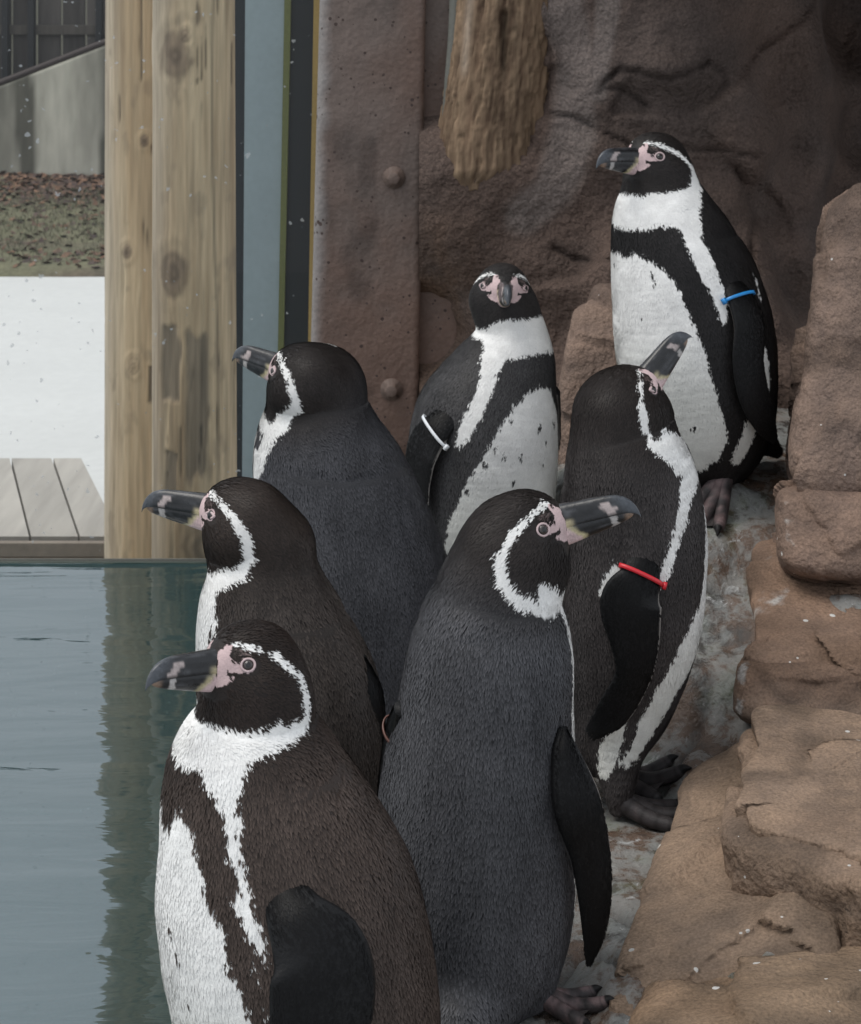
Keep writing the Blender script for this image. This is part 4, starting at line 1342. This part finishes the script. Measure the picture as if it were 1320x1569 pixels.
    def colours(p, kind, jit):
        hw_ = smooth(0.115, 0.05, np.linalg.norm(p - hc, axis=1))[:, None]
        big = fbm(p * 14, 3, seed + 8)[:, None]
        dk_ = (tint * (1 - hw_) + crown * hw_) * (1 + 0.30 * big) * jit
        wh = white * (1 - 0.05 * np.clip(big, 0, 1)) * (0.94 + 0.06 * jit)
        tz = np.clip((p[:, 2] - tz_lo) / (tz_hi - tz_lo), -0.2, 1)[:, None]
        wh = wh * (1 - 0.14 * smooth(0.62, 0.2, tz) * np.array([1.0, 0.95, 1.15]))     # greenish shade painted into the white of the lower belly
        pk = np.array((0.56, 0.42, 0.415)) * (1 + 0.25 * big) * (0.8 + 0.2 * jit)
        gy = np.array((0.12, 0.09, 0.085)) * jit
        k = kind[:, None]
        return np.where(k == W, wh, np.where(k == PK, pk, np.where(k == GY, gy, dk_)))
    one = np.ones((len(v), 1))
    kind_v = classify(v)
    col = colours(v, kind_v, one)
    col = np.where((kind_v == K)[:, None], col * 0.8, col)
    bodyV, bodyF, bodyC = [v], list(faces), [col]
    cnt = len(v)

    # ---- flippers
    B.flips = []
    vane = []

    def flipper(raw, N_hint=None, colour=(0.007, 0.007, 0.0075)):
        nonlocal cnt
        st = catmull(raw, 6)
        c, hw, nr = st[:, :3], np.maximum(st[:, 3], 0.002), norm(st[:, 4:7])
        t = norm(np.gradient(c, axis=0))
        nr = norm(nr - (nr * t).sum(1)[:, None] * t)
        wv = np.cross(nr, t)
        m_ = len(st); n_ = 16
        u = np.linspace(0, 1, m_)
        thk = np.interp(u, [0, 0.25, 0.7, 1], [0.0085, 0.0065, 0.0045, 0.002])
        vs, cs = [], []
        for i in range(m_):
            for k in range(n_):
                a = 2 * math.pi * k / n_
                ca, sa = math.cos(a), math.sin(a)
                vs.append(c[i] + wv[i] * hw[i] * ca + nr[i] * thk[i] * math.copysign(abs(sa) ** 0.8, sa))
                if abs(ca) > 0.97 and u[i] > 0.22 and ca * cfg.get('pale_edge', 1) > 0: cs.append((0.30, 0.28, 0.26))
                elif sa >= -0.25: cs.append(colour)
                else: cs.append((0.30, 0.27, 0.25))
        fs = []
        for i in range(m_ - 1):
            for k in range(n_):
                fs.append((cnt + i * n_ + k, cnt + i * n_ + (k + 1) % n_, cnt + (i + 1) * n_ + (k + 1) % n_, cnt + (i + 1) * n_ + k))
        fs.append(tuple(cnt + k for k in range(n_))[::-1]); fs.append(tuple(cnt + (m_ - 1) * n_ + k for k in range(n_)))
        vs = np.array(vs)
        cs = np.array(cs) * (1 + 0.35 * fbm(vs * 60, 3, seed + 30)[:, None])
        bodyV.append(vs); bodyC.append(np.clip(cs, 0.004, 1)); bodyF.extend(fs)
        cnt += len(vs)
        B.flips.append((c, hw, nr, wv, t, thk))
        nn_ = 3600
        fi = rng.uniform(0, m_ - 1.001, nn_); i0 = fi.astype(int); fr_ = (fi - i0)[:, None]
        lat_ = rng.uniform(-0.96, 0.96, nn_)[:, None]
        mixr = lambda a_: a_[i0] * (1 - fr_) + a_[i0 + 1] * fr_
        nrm_ = norm(mixr(nr)); wv_ = norm(mixr(wv)); hw2 = mixr(hw[:, None]); th2 = mixr(thk[:, None])
        bow = np.abs(np.sqrt(1 - lat_ ** 2)) ** 0.8
        pv = mixr(c) + wv_ * hw2 * lat_ + nrm_ * th2 * bow
        nv = norm(nrm_ * hw2 * bow + wv_ * th2 * lat_ * 1.5)
        vane.append((pv, nv, norm(mixr(t)), np.array(colour)))
    for fl in cfg['flippers']:
        raw = []
        for a in fl['pts']:
            if len(a) == 3 or a[3] is None:
                p = cast(a[0], a[1])
                g = grad(p)[0]
                k = len(raw) / (len(fl['pts']) - 1)
                lift = (-0.014 if len(raw) == 0 else (0.001 if len(raw) == 1 else fl.get('lift', 0.006))) + fl.get('tip_lift', 0.006) * k
                raw.append(np.concatenate([p[0] + g * lift, [a[2] / s], g]))
            else:
                raw.append(np.concatenate([P(a[0], a[1], d + a[3]), [a[2] / s], norm(np.array(fl['n'], float))]))
        raw = np.array(raw)
        flipper(raw)
        if fl.get('mirror'):
            mr = raw.copy()
            c = spine(raw[:, :3])
            mr[:, :3] = raw[:, :3] - 2 * ((raw[:, :3] - c) @ lat_b)[:, None] * lat_b
            mr[:, 4:7] = raw[:, 4:7] - 2 * (raw[:, 4:7] @ lat_b)[:, None] * lat_b
            gg = f(mr[:, :3])
            mr[:, :3] = mr[:, :3] + mr[:, 4:7] * np.maximum(0.006 - gg, 0)[:, None]
            flipper(mr)
    # ---- feet
    for (ank, hd, _) in legs:
        fv, ff, fcx = foot(ank, math.radians(hd), cfg.get('foot_scale', 1.0), seed, cfg.get('foot_pink', 0.2))
        bodyV.append(fv); bodyC.append(fcx); bodyF.extend([tuple(i + cnt for i in q_) for q_ in ff]); cnt += len(fv)

    root = empty('penguin', np.array([base[0], base[1], ground_z(base[0], base[1])[0]]))
    tag(root, cfg['label'], 'penguin', 'penguins crowded on the ledge')
    child('body', np.vstack(bodyV), bodyF, M['skin'], root, col=np.vstack(bodyC))

    # ---- feathers: small overlapping vanes over the skin
    tri = [t for fc in faces for t in ([fc[:3]] if len(fc) == 3 else [(fc[0], fc[k], fc[k + 1]) for k in range(1, len(fc) - 1)])]
    tri = np.array(tri)
    A, Bq, C = v[tri[:, 0]], v[tri[:, 1]], v[tri[:, 2]]
    area = np.linalg.norm(np.cross(Bq - A, C - A), axis=1) / 2
    cen = (A + Bq + C) / 3
    hw_ = smooth(0.13, 0.05, np.linalg.norm(cen - hc, axis=1))
    target = cfg.get('dens', 3.3e-6) * (1 - hw_) + 2.2e-6 * hw_
    nf = np.floor(area / target + rng.random(len(area))).astype(int)
    ti = np.repeat(np.arange(len(tri)), nf)
    b1, b2 = rng.random(len(ti)), rng.random(len(ti))
    sw = b1 + b2 > 1; b1[sw], b2[sw] = 1 - b1[sw], 1 - b2[sw]
    p = A[ti] + (Bq - A)[ti] * b1[:, None] + (C - A)[ti] * b2[:, None]
    kd = classify(p + rng.normal(0, 0.0011, p.shape))
    loc = (p - hc) @ R / hs_
    bare = (kd == PK) | ((loc[:, 0] > 0.036) & (np.abs(loc[:, 1]) < 0.02) & (loc[:, 2] > -0.026))
    eye_l = np.array([0.019, 0.027, 0.004])
    for sg in (1, -1):
        bare |= np.linalg.norm(loc - eye_l * np.array([1, sg, 1]), axis=1) < 0.0105
    keep = ~bare
    p, kd = p[keep], kd[keep]
    ns = len(p)
    nr = norm(vn[tri[:, 0]][ti] * (1 - b1 - b2)[:, None] + vn[tri[:, 1]][ti] * b1[:, None] + vn[tri[:, 2]][ti] * b2[:, None])[keep]
    hw_ = smooth(0.13, 0.05, np.linalg.norm(p - hc, axis=1))
    ax_t = np.gradient(axis, axis=0)
    ax_t = norm(np.stack([np.convolve(np.pad(ax_t[:, j], 6, 'edge'), np.ones(13) / 13, 'valid') for j in range(3)], 1))
    i_ = near_axis(p)
    down = ax_t[i_]
    back = -fw * 0.85 - up * 0.5
    fl_ = down * (1 - hw_)[:, None] + back * hw_[:, None]
    fl_ = fl_ + 0.12 * rng.normal(size=fl_.shape) + 0.25 * np.stack([fbm(p * 12, 2, seed + 60), fbm(p * 12, 2, seed + 61), fbm(p * 12, 2, seed + 62)], 1)
    fl_ = norm(fl_ - (fl_ * nr).sum(1)[:, None] * nr)
    for (pv, nv, tv, cv) in vane:                     # the flippers carry tiny scale-like vanes
        p = np.vstack([p, pv]); nr = np.vstack([nr, nv]); kd = np.concatenate([kd, np.zeros(len(pv), int)]); hw_ = np.concatenate([hw_, np.ones(len(pv))])
        tv = tv + 0.1 * rng.normal(size=tv.shape)
        fl_ = np.vstack([fl_, norm(tv - (tv * nv).sum(1)[:, None] * nv)])
    sd = np.cross(nr, fl_)
    N_ = len(p)
    white_k = kd == W
    fs_ = cfg.get('fsize', 1.0)
    Lf = ((0.0080 * fs_) * (1 - hw_) + 0.0058 * hw_) * rng.uniform(0.8, 1.2, N_)
    Wf = ((0.0025 * fs_) * (1 - hw_) + 0.0015 * hw_) * rng.uniform(0.85, 1.15, N_)
    lift = (0.00065 * (1 - hw_) + 0.00045 * hw_) * rng.uniform(0.4, 1.5, N_)
    lift = np.where(white_k, lift * 0.55, lift)
    lift[ns:] *= 0.3
    c_ = lambda a: a[:, None]
    roo = p - nr * 0.0004
    md = p + fl_ * c_(Lf * 0.5) + nr * c_(lift * 0.8)
    vr = md + sd * c_(Wf * 0.5); vl_ = md - sd * c_(Wf * 0.5)
    tp = p + fl_ * c_(Lf) + nr * c_(lift * 1.05 - Lf ** 2 * 2.0)
    FV = np.stack([roo, vr, tp, vl_], 1).reshape(-1, 3)
    jit = rng.uniform(0.80, 1.2, (N_, 1)) * (1 + 0.30 * fbm(p * np.array([70, 70, 16]), 3, seed + 63)[:, None] + 0.18 * fbm(p * 9, 2, seed + 64)[:, None])
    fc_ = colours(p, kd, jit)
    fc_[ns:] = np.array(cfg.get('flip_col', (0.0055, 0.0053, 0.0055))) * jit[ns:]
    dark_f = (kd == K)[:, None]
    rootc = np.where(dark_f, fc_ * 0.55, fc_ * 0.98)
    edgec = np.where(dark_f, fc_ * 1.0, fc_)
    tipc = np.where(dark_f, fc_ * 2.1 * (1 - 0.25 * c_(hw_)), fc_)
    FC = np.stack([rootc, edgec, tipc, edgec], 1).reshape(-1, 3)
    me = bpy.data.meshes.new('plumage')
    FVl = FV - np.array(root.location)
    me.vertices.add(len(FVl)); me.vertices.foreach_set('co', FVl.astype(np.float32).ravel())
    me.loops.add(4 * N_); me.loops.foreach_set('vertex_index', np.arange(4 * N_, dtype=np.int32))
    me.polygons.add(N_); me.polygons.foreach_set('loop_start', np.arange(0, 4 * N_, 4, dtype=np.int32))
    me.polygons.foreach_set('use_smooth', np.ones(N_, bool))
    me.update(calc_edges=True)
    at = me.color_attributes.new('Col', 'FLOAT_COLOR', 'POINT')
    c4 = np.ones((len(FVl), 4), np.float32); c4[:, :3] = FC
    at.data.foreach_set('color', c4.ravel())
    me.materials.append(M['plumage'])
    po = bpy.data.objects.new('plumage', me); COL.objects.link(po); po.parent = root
    po['kind'] = 'stuff'

    # ---- bill
    def to_world(a): return (a / 1000 * hs_) @ R.T + hc
    for nm, st, upc in (('upper_mandible', UPPER, True), ('lower_mandible', LOWER, False)):
        dn = catmull(np.array(st, float), 9)
        vl, fl2 = loft_section([tuple(x) for x in dn], 36, upc)
        x, y, z = vl[:, 0], vl[:, 1], vl[:, 2]
        nz_ = fbm(np.stack([x * 0.05, y * 0.25, z * 0.25], 1) + seed, 4, 300)
        nz2_ = fbm(np.stack([x * 0.03, y * 0.6, z * 0.6], 1) + seed, 3, 301)
        c = np.array((0.011, 0.011, 0.012)) + np.array((0.05, 0.051, 0.055)) * smooth(0.0, 0.6, nz2_)[:, None]
        if upc:
            pale = np.exp(-((x - 86 + 6 * nz_ + 0.5 * z) / 5.5) ** 2) * smooth(9.5, 6, z) * smooth(-6.5, -3, z)
            pale = smooth(0.35, 0.65, pale + 0.25 * nz2_) * 0.8
            horn = smooth(88, 104, x + 0.6 * z) * 0.55
            c = c * (1 - horn[:, None]) + np.array((0.075, 0.085, 0.10)) * horn[:, None]
            c = c * (1 - pale[:, None]) + np.array((0.48, 0.40, 0.38)) * pale[:, None]
            yl = smooth(52, 44, x + 4 * nz_) * smooth(4, -1, z)
            c = c * (1 - yl[:, None]) + np.array((0.42, 0.36, 0.22)) * yl[:, None]
            pk_ = smooth(41, 36, x + 3 * nz_) * smooth(6, 1, z)
            c = c * (1 - pk_[:, None]) + np.array((0.56, 0.42, 0.415)) * pk_[:, None]
        else:
            pale = smooth(0.35, 0.65, np.exp(-((x - 87 + 5 * nz_) / 4.0) ** 2) + 0.25 * nz2_) * 0.8
            c = c * (1 - pale[:, None]) + np.array((0.46, 0.43, 0.41)) * pale[:, None]
            br = smooth(95, 103, x) * 0.8
            c = c * (1 - br[:, None]) + np.array((0.30, 0.20, 0.14)) * br[:, None]
            bx_l = x + 0.9 * (z + 6) + 8                                   # the pink skin runs forward along the lower edge
            yl = smooth(58, 53, bx_l + 4 * nz_)
            c = c * (1 - yl[:, None]) + np.array((0.46, 0.40, 0.24)) * yl[:, None]
            pk_ = smooth(52, 48, bx_l + 3 * nz_)
            c = c * (1 - pk_[:, None]) + np.array((0.58, 0.43, 0.425)) * pk_[:, None]
        gro = np.exp(-((z - (3.0 - 0.05 * (x - 40)) ) / 0.9) ** 2) * smooth(36, 44, x) * smooth(86, 76, x) * (1.0 if upc else 0.0)
        vl = vl - np.stack([0 * x, np.sign(y) * gro * 0.9, 0 * x], 1)
        c = c * (1 - 0.5 * gro[:, None])
        child(nm, to_world(vl), fl2, M['bill'], root, col=np.clip(c, 0.005, 1))
    # ---- eyes
    for sg in (1, -1):
        el_w = to_world(np.array([[19.0, 27.0 * sg, 4.0]]))
        sp = project(el_w)[0]
        g = grad(sp[None])[0]
        es = cfg.get('eye_size', 1.0)
        r_ = 0.0056 * hs_
        ce = sp - g * (r_ * 0.45)
        u_ = norm(np.cross(g, np.array([0, 0, 1.0]))); w_ = np.cross(u_, g)
        vs, cs, fs = [], [], []
        for i in range(11):
            a = math.pi * 0.62 * i / 10
            for k in range(20):
                b = 2 * math.pi * k / 20
                vs.append(ce + r_ * (math.cos(a) * g + math.sin(a) * (math.cos(b) * u_ + math.sin(b) * w_)))
                rr_ = math.sin(a) if a < math.pi / 2 else 1
                cs.append((0.006, 0.005, 0.005) if rr_ < 0.40 else ((0.045, 0.037, 0.033) if rr_ < 0.74 else (0.012, 0.01, 0.01)))
        for i in range(10):
            for k in range(20):
                fs.append((i * 20 + k, (i + 1) * 20 + k, (i + 1) * 20 + (k + 1) % 20, i * 20 + (k + 1) % 20))
        eo = empty_eye = child('eye', vs, fs, M['eye'], root, col=np.array(cs))
        # lid ring
        vs, fs = [], []
        tc = sp + g * 0.0004
        for i in range(28):
            b = 2 * math.pi * i / 28
            sq = es if es < 1 else 1.0
            rd = math.cos(b) * u_ * 1.12 + math.sin(b) * w_ * (sq * 0.98)
            cr_ = rd * r_ * 1.02 / 1.0
            rd1 = norm(rd)
            for k in range(8):
                a = 2 * math.pi * k / 8
                vs.append(tc + cr_ + (0.0011 * (1 + (1 - sq) * 1.6)) * hs_ * (math.cos(a) * rd1 + 0.75 * math.sin(a) * g))
        for i in range(28):
            for k in range(8):
                fs.append((i * 8 + k, ((i + 1) % 28) * 8 + k, ((i + 1) % 28) * 8 + (k + 1) % 8, i * 8 + (k + 1) % 8))
        lo_ = mk('eyelid', np.array(vs) - np.array(root.location), fs, M['lid'], eo)
    B.root, B.cast, B.grad, B.s, B.d = root, cast, grad, s, d
    return B


def wing_band(bird, which, u, mat, label, width=0.0042, tab=True):
    """a plastic loop closed round the flipper"""
    c, hw, nr, wv, t, thk = bird.flips[which]
    i = int(u * (len(c) - 1))
    n_ = 40
    vs, fs = [], []
    for k in range(n_):
        a = 2 * math.pi * k / n_
        for (dr_, dt) in ((0, -1), (0, 1), (0.0016, 1), (0.0016, -1)):
            vs.append(c[i] + wv[i] * (hw[i] + 0.0025 + dr_) * math.cos(a) + nr[i] * (thk[i] + 0.003 + dr_) * math.sin(a) + t[i] * dt * width / 2 + t[i] * 0.35 * hw[i] * math.cos(a) * 0.35)
    for k in range(n_):
        for j in range(4):
            fs.append((k * 4 + j, ((k + 1) % n_) * 4 + j, ((k + 1) % n_) * 4 + (j + 1) % 4, k * 4 + (j + 1) % 4))
    if tab:
        o = len(vs)
        e = c[i] + wv[i] * (hw[i] + 0.004) * tab + t[i] * (0.35 * hw[i] * 0.35 * tab)
        for (x_, y_) in ((-1, -1), (1, -1), (1, 1), (-1, 1)):
            for z_ in (0, 1):
                vs.append(e + t[i] * (x_ * 0.004) + nr[i] * (y_ * 0.003) + wv[i] * tab * z_ * 0.004)
        for a_ in ((0, 2, 3, 1), (2, 4, 5, 3), (4, 6, 7, 5), (6, 0, 1, 7), (1, 3, 5, 7), (0, 6, 4, 2)):
            fs.append(tuple(o + x_ for x_ in a_))
    o_ = mk('wing_band', vs, fs, mat, loc=c[i])
    tag(o_, label, 'wing band', 'plastic wing bands on the penguins')
    return o_


def fpos(px, py, d):
    q_ = P(px, py, d)
    return (q_[0], q_[1])


CROWN = (0.026, 0.021, 0.019)
A_ = penguin(dict(d=2.75, seed=101, label='upright penguin with a blue wing band standing highest against the rock wall', yaw=-58, head=(-50, 6, 0), eye=(1010, 241, 1),
    torso=[(1014, 285, 55), (1016, 318, 69), (1022, 350, 83), (1038, 400, 101), (1054, 455, 115), (1067, 530, 122), (1077, 600, 113), (1084, 648, 96), (1090, 680, 70)],
    tail=[(1110, 640, 60, 0.04), (1150, 662, 34, 0.07), (1190, 690, 9, 0.10)],
    feet=[(fpos(1112, 722, 2.70), -40), (fpos(1050, 735, 2.76), -50)], foot_pink=0.45, foot_scale=1.1,
    tint=(0.0118, 0.0109, 0.0109), crown=(0.0160, 0.0136, 0.0128),
    marks=[(W, [(975, 425, 40), (985, 490, 58), (1000, 560, 70), (1025, 630, 72), (1050, 680, 50)]), (W, [(1000, 405, 22), (1040, 480, 35), (1060, 560, 50), (1085, 640, 42), (1095, 690, 18)]),
           (K, [(930, 362, 17), (965, 366, 17), (1000, 376, 18), (1030, 395, 18), (1055, 430, 17), (1072, 470, 16), (1092, 520, 16), (1104, 570, 13), (1118, 630, 10), (1128, 670, 11), (1112, 705, 11)]),
           (W, [(950, 320, 26), (985, 322, 26), (1025, 318, 26), (1050, 330, 20)]),
           (W, [(1062, 255, 7), (1063, 290, 12), (1055, 330, 18), (1062, 370, 14), (1080, 405, 15), (1097, 440, 12), (1106, 470, 9), (1108, 490, 5)]),
           (W, [(1158, 425, 5), (1163, 450, 3)]), (W, [(1172, 530, 6), (1178, 570, 9), (1175, 615, 5)]), (W, [(1150, 655, 14), (1130, 700, 11)]),
           (K, [(985, 485, 3.2)]), (K, [(1001, 418, 3)]), (K, [(1004, 432, 3)]), (K, [(1063, 653, 3)]), (K, [(942, 402, 3)])],
    flippers=[dict(pts=[(1118, 425, 14), (1132, 455, 24), (1142, 500, 30), (1139, 550, 28), (1146, 600, 27), (1160, 640, 21), (1170, 664, 7)], mirror=True, tip_lift=0.012)]))
wing_band(A_, 0, 0.19, plastic('blue_plastic', (0.02, 0.22, 0.55)), 'blue plastic band round the flipper of the penguin by the wall', tab=-1)

B_ = penguin(dict(d=2.85, seed=102, label='penguin staring straight ahead with a white wing band and spotted belly', yaw=38, head=(2, 7, -4), eye=(801, 442, 1), eye_size=0.45,
    torso=[(781, 492, 50), (784, 525, 58), (778, 560, 72), (760, 605, 92), (744, 655, 111), (740, 720, 114), (738, 790, 108), (738, 850, 88)],
    feet=[(fpos(715, 960, 2.80), 38), (fpos(790, 945, 2.84), 30)], tint=(0.0378, 0.0365, 0.0371), crown=(0.0224, 0.0200, 0.0192),
    marks=[(W, [(815, 628, 34), (800, 680, 52), (775, 740, 62), (745, 800, 60), (725, 840, 45)]), (W, [(845, 640, 30), (845, 700, 36)]), (W, [(760, 700, 30), (725, 760, 30), (700, 800, 22)]),
           (K, [(858, 552, 17), (825, 562, 21), (790, 582, 24), (765, 612, 23), (742, 650, 21), (722, 690, 19), (700, 730, 15), (683, 770, 14), (672, 805, 12)]),
           (W, [(770, 520, 30), (800, 516, 28), (830, 510, 24), (845, 505, 16)]), (W, [(757, 545, 18), (750, 575, 13), (741, 605, 12), (727, 632, 13), (715, 655, 12), (704, 676, 7)])]
          + [(K, [(x, y, 3.0)]) for x, y in ((785, 640), (828, 651), (837, 674), (834, 707), (799, 698), (773, 695), (759, 684), (744, 709), (788, 738), (716, 747), (848, 646))],
    flippers=[dict(pts=[(690, 625, 18), (672, 655, 27), (655, 690, 34), (652, 730, 28), (658, 768, 14), (664, 796, 4)], mirror=True, tip_lift=0.010)]))
wing_band(B_, 0, 0.24, plastic('white_plastic', (0.72, 0.74, 0.76)), 'white plastic band round the flipper of the spotted-belly penguin', tab=1)

C_ = penguin(dict(d=2.45, seed=103, label='slate grey penguin seen from behind, head turned towards the blue window frame', yaw=-152, mirror=False, head=(-125, 10, 0), eye=(424, 569, 1), generic=True, eye_size=0.6, hd=-0.02,
    torso=[(488, 600, 73), (487, 640, 80), (492, 700, 104), (515, 760, 121), (540, 840, 131), (556, 920, 136), (566, 1000, 130), (572, 1068, 108)],
    feet=[(fpos(530, 1190, 2.42), -150), (fpos(620, 1180, 2.46), -150)], tint=(0.0472, 0.0472, 0.0514), crown=(0.0240, 0.0200, 0.0184),
    marks=[(K, [(470, 660, 30), (455, 700, 30), (440, 760, 26), (430, 820, 26)]), (K, [(530, 530, 16), (553, 565, 18), (566, 605, 20), (570, 645, 22), (580, 690, 22), (600, 730, 20)]), (W, [(445, 625, 9), (432, 643, 12), (415, 660, 14), (402, 685, 15), (396, 715, 12), (388, 750, 9), (384, 790, 7)])],
    flippers=[dict(pts=[(590, 700, 16, 0.0), (618, 750, 26, -0.01), (640, 810, 30, -0.015), (655, 870, 28, -0.015), (660, 930, 22, -0.01), (660, 980, 8, 0)], n=(0.6, -0.8, 0.1)),
              dict(pts=[(425, 740, 14, 0.0), (412, 800, 26, 0.02), (412, 860, 28, 0.03), (420, 930, 22, 0.03), (430, 980, 7, 0.03)], n=(-0.9, -0.4, 0.1))]))

D_ = penguin(dict(d=2.05, seed=104, label='brownish penguin in profile with its bill pointing over the water', yaw=-118, mirror=False, head=(-107, 5, 0), eye=(328, 789, 1), generic=True, eye_size=0.4,
    torso=[(412, 842, 72), (408, 882, 82), (408, 930, 101), (424, 1000, 123), (444, 1080, 140), (448, 1160, 141), (446, 1240, 130), (442, 1318, 106)],
    feet=[(fpos(420, 1450, 2.03), -110), (fpos(480, 1440, 2.07), -110)], tint=(0.0425, 0.0351, 0.0311), crown=(0.0272, 0.0208, 0.0176),
    marks=[(K, [(370, 930, 30), (350, 1000, 34), (345, 1060, 34)]), (W, [(345, 885, 14), (328, 890, 16), (322, 912, 15), (324, 935, 11), (320, 960, 8), (316, 990, 6)])],
    flippers=[dict(pts=[(545, 1010, 18, -0.02), (565, 1060, 28, -0.03), (570, 1120, 30, -0.03), (560, 1190, 26, -0.03), (550, 1240, 8, -0.03)], n=(0.75, -0.6, 0.1)),
              dict(pts=[(330, 1060, 18, -0.02), (318, 1110, 28, -0.02), (320, 1180, 28, -0.02), (335, 1250, 22, -0.02), (345, 1290, 8, -0.02)], n=(-0.75, -0.6, 0.1))]))

E_ = penguin(dict(d=1.875, seed=105, label='slate grey penguin with its back turned and bill pointing at the red-banded penguin', yaw=163, mirror=False, head=(86, 16, 0), eye=(829, 812, -1), generic=True,
    torso=[(775, 866, 84), (768, 902, 94), (760, 940, 101), (754, 1000, 123), (744, 1100, 135), (735, 1200, 149), (728, 1300, 157), (731, 1385, 150), (738, 1445, 122), (745, 1480, 88)],
    feet=[(fpos(822, 1552, 1.84), 75), (fpos(700, 1570, 1.86), 130)], foot_pink=0.4, foot_scale=0.85, tint=(0.0460, 0.0460, 0.0494), crown=(0.0240, 0.0200, 0.0184),
    marks=[(W, [(835, 905, 14), (852, 912, 12), (862, 935, 9), (869, 962, 7), (877, 1000, 3)])],
    flippers=[dict(pts=[(860, 1118, 10, -0.045), (868, 1160, 24, -0.06), (884, 1230, 38, -0.068), (904, 1300, 33, -0.06), (912, 1370, 28, -0.055), (911, 1430, 19, -0.05), (904, 1472, 5, -0.045)], n=(0.35, -0.93, 0.05)),
              dict(pts=[(618, 1085, 14, -0.02), (604, 1120, 20, 0.0), (594, 1170, 18, 0.02), (588, 1230, 18, 0.03), (590, 1290, 8, 0.04)], n=(-0.9, -0.4, 0.05))]))
wing_band(E_, 1, 0.28, plastic('brown_plastic', (0.11, 0.045, 0.032)), 'thin brown band round the flipper of the back-turned grey penguin', width=0.003, tab=False)

F_ = penguin(dict(d=1.62, seed=106, label='brown penguin with wide open eye and white chest standing at the pool edge', yaw=-64, head=(-50, 9, 4), eye=(380, 1020, 1), hscale=0.87, pale_edge=0, ragged=1.3,
    torso=[(398, 1078, 84), (390, 1120, 95), (386, 1160, 112), (388, 1200, 137), (416, 1300, 172), (443, 1400, 200), (465, 1500, 204), (478, 1580, 196), (480, 1660, 176), (470, 1745, 130)],
    feet=[(fpos(400, 1905, 1.60), -64), (fpos(540, 1880, 1.63), -64)], tint=(0.0401, 0.0301, 0.0254), crown=(0.0216, 0.0160, 0.0136),
    marks=[(W, [(247, 1270, 22), (245, 1350, 36), (249, 1430, 42), (262, 1500, 46), (280, 1580, 50)]), (W, [(272, 1285, 36), (284, 1360, 50), (302, 1430, 62), (325, 1500, 74), (345, 1580, 78), (360, 1660, 76)]),
           (K, [(264, 1200, 10), (286, 1220, 18), (308, 1250, 22), (314, 1292, 18), (324, 1338, 17), (341, 1388, 16), (357, 1434, 17), (376, 1488, 16), (394, 1540, 15), (402, 1600, 14)]),
           (W, [(285, 1138, 24), (320, 1145, 32), (360, 1150, 27), (400, 1138, 17), (425, 1118, 11)]), (W, [(335, 1180, 32), (350, 1215, 22), (357, 1245, 12), (352, 1275, 8), (362, 1305, 11), (374, 1345, 12), (372, 1375, 12), (384, 1402, 9), (396, 1440, 9), (405, 1465, 7)]),
           (W, [(492, 1396, 9), (515, 1410, 7)])],
    flippers=[dict(pts=[(432, 1358, 30), (452, 1402, 44), (482, 1455, 70), (490, 1510, 77), (484, 1580, 70), (474, 1650, 54), (462, 1715, 20)], mirror=False, tip_lift=0.012, lift=0.007),
              dict(pts=[(300, 1340, 20, 0.06), (292, 1420, 34, 0.08), (297, 1500, 30, 0.085), (296, 1570, 26, 0.08), (300, 1640, 10, 0.07)], n=(-0.8, 0.5, 0.1))]))

G_ = penguin(dict(d=2.30, seed=107, label='penguin with a red wing band raising its bill towards the sky', yaw=104, head=(116, 45, 0), eye=(993, 601, -1), eye_size=0.4,
    torso=[(948, 636, 70), (953, 685, 82), (965, 735, 102), (970, 830, 114), (967, 910, 114), (962, 976, 106), (953, 1038, 92), (944, 1090, 74), (930, 1135, 52)],
    feet=[(fpos(948, 1256, 2.245), 80), (fpos(935, 1212, 2.33), 70)], foot_pink=0.08, foot_scale=1.1, tint=(0.0335, 0.0295, 0.0287), crown=(0.0216, 0.0176, 0.0160),
    marks=[(W, [(1092, 780, 26), (1092, 850, 38), (1084, 920, 42), (1064, 990, 40), (1030, 1050, 26), (1000, 1105, 22), (968, 1150, 20)]),
           (K, [(1072, 720, 18), (1066, 780, 20), (1056, 850, 20), (1042, 915, 20), (1022, 975, 18), (995, 1035, 15), (972, 1095, 10), (955, 1150, 8)]),
           (W, [(1012, 674, 22), (1042, 690, 34), (1060, 708, 30), (1052, 745, 17), (1044, 790, 11), (1032, 830, 10), (1020, 870, 9), (1014, 890, 5)]),
           (W, [(950, 1110, 12), (932, 1150, 16), (925, 1180, 12)]), (W, [(945, 870, 10), (928, 888, 6), (920, 905, 4)]), (K, [(1012, 620, 12), (1010, 645, 13), (1006, 662, 9)])],
    flippers=[dict(pts=[(990, 845, 20), (982, 880, 30), (967, 920, 45), (972, 975, 37), (970, 1025, 27), (942, 1080, 25), (917, 1116, 10)], mirror=True, tip_lift=0.010)]))
wing_band(G_, 0, 0.17, plastic('red_plastic', (0.55, 0.02, 0.03)), 'red plastic band round the flipper of the sky-pointing penguin', width=0.0048, tab=1)
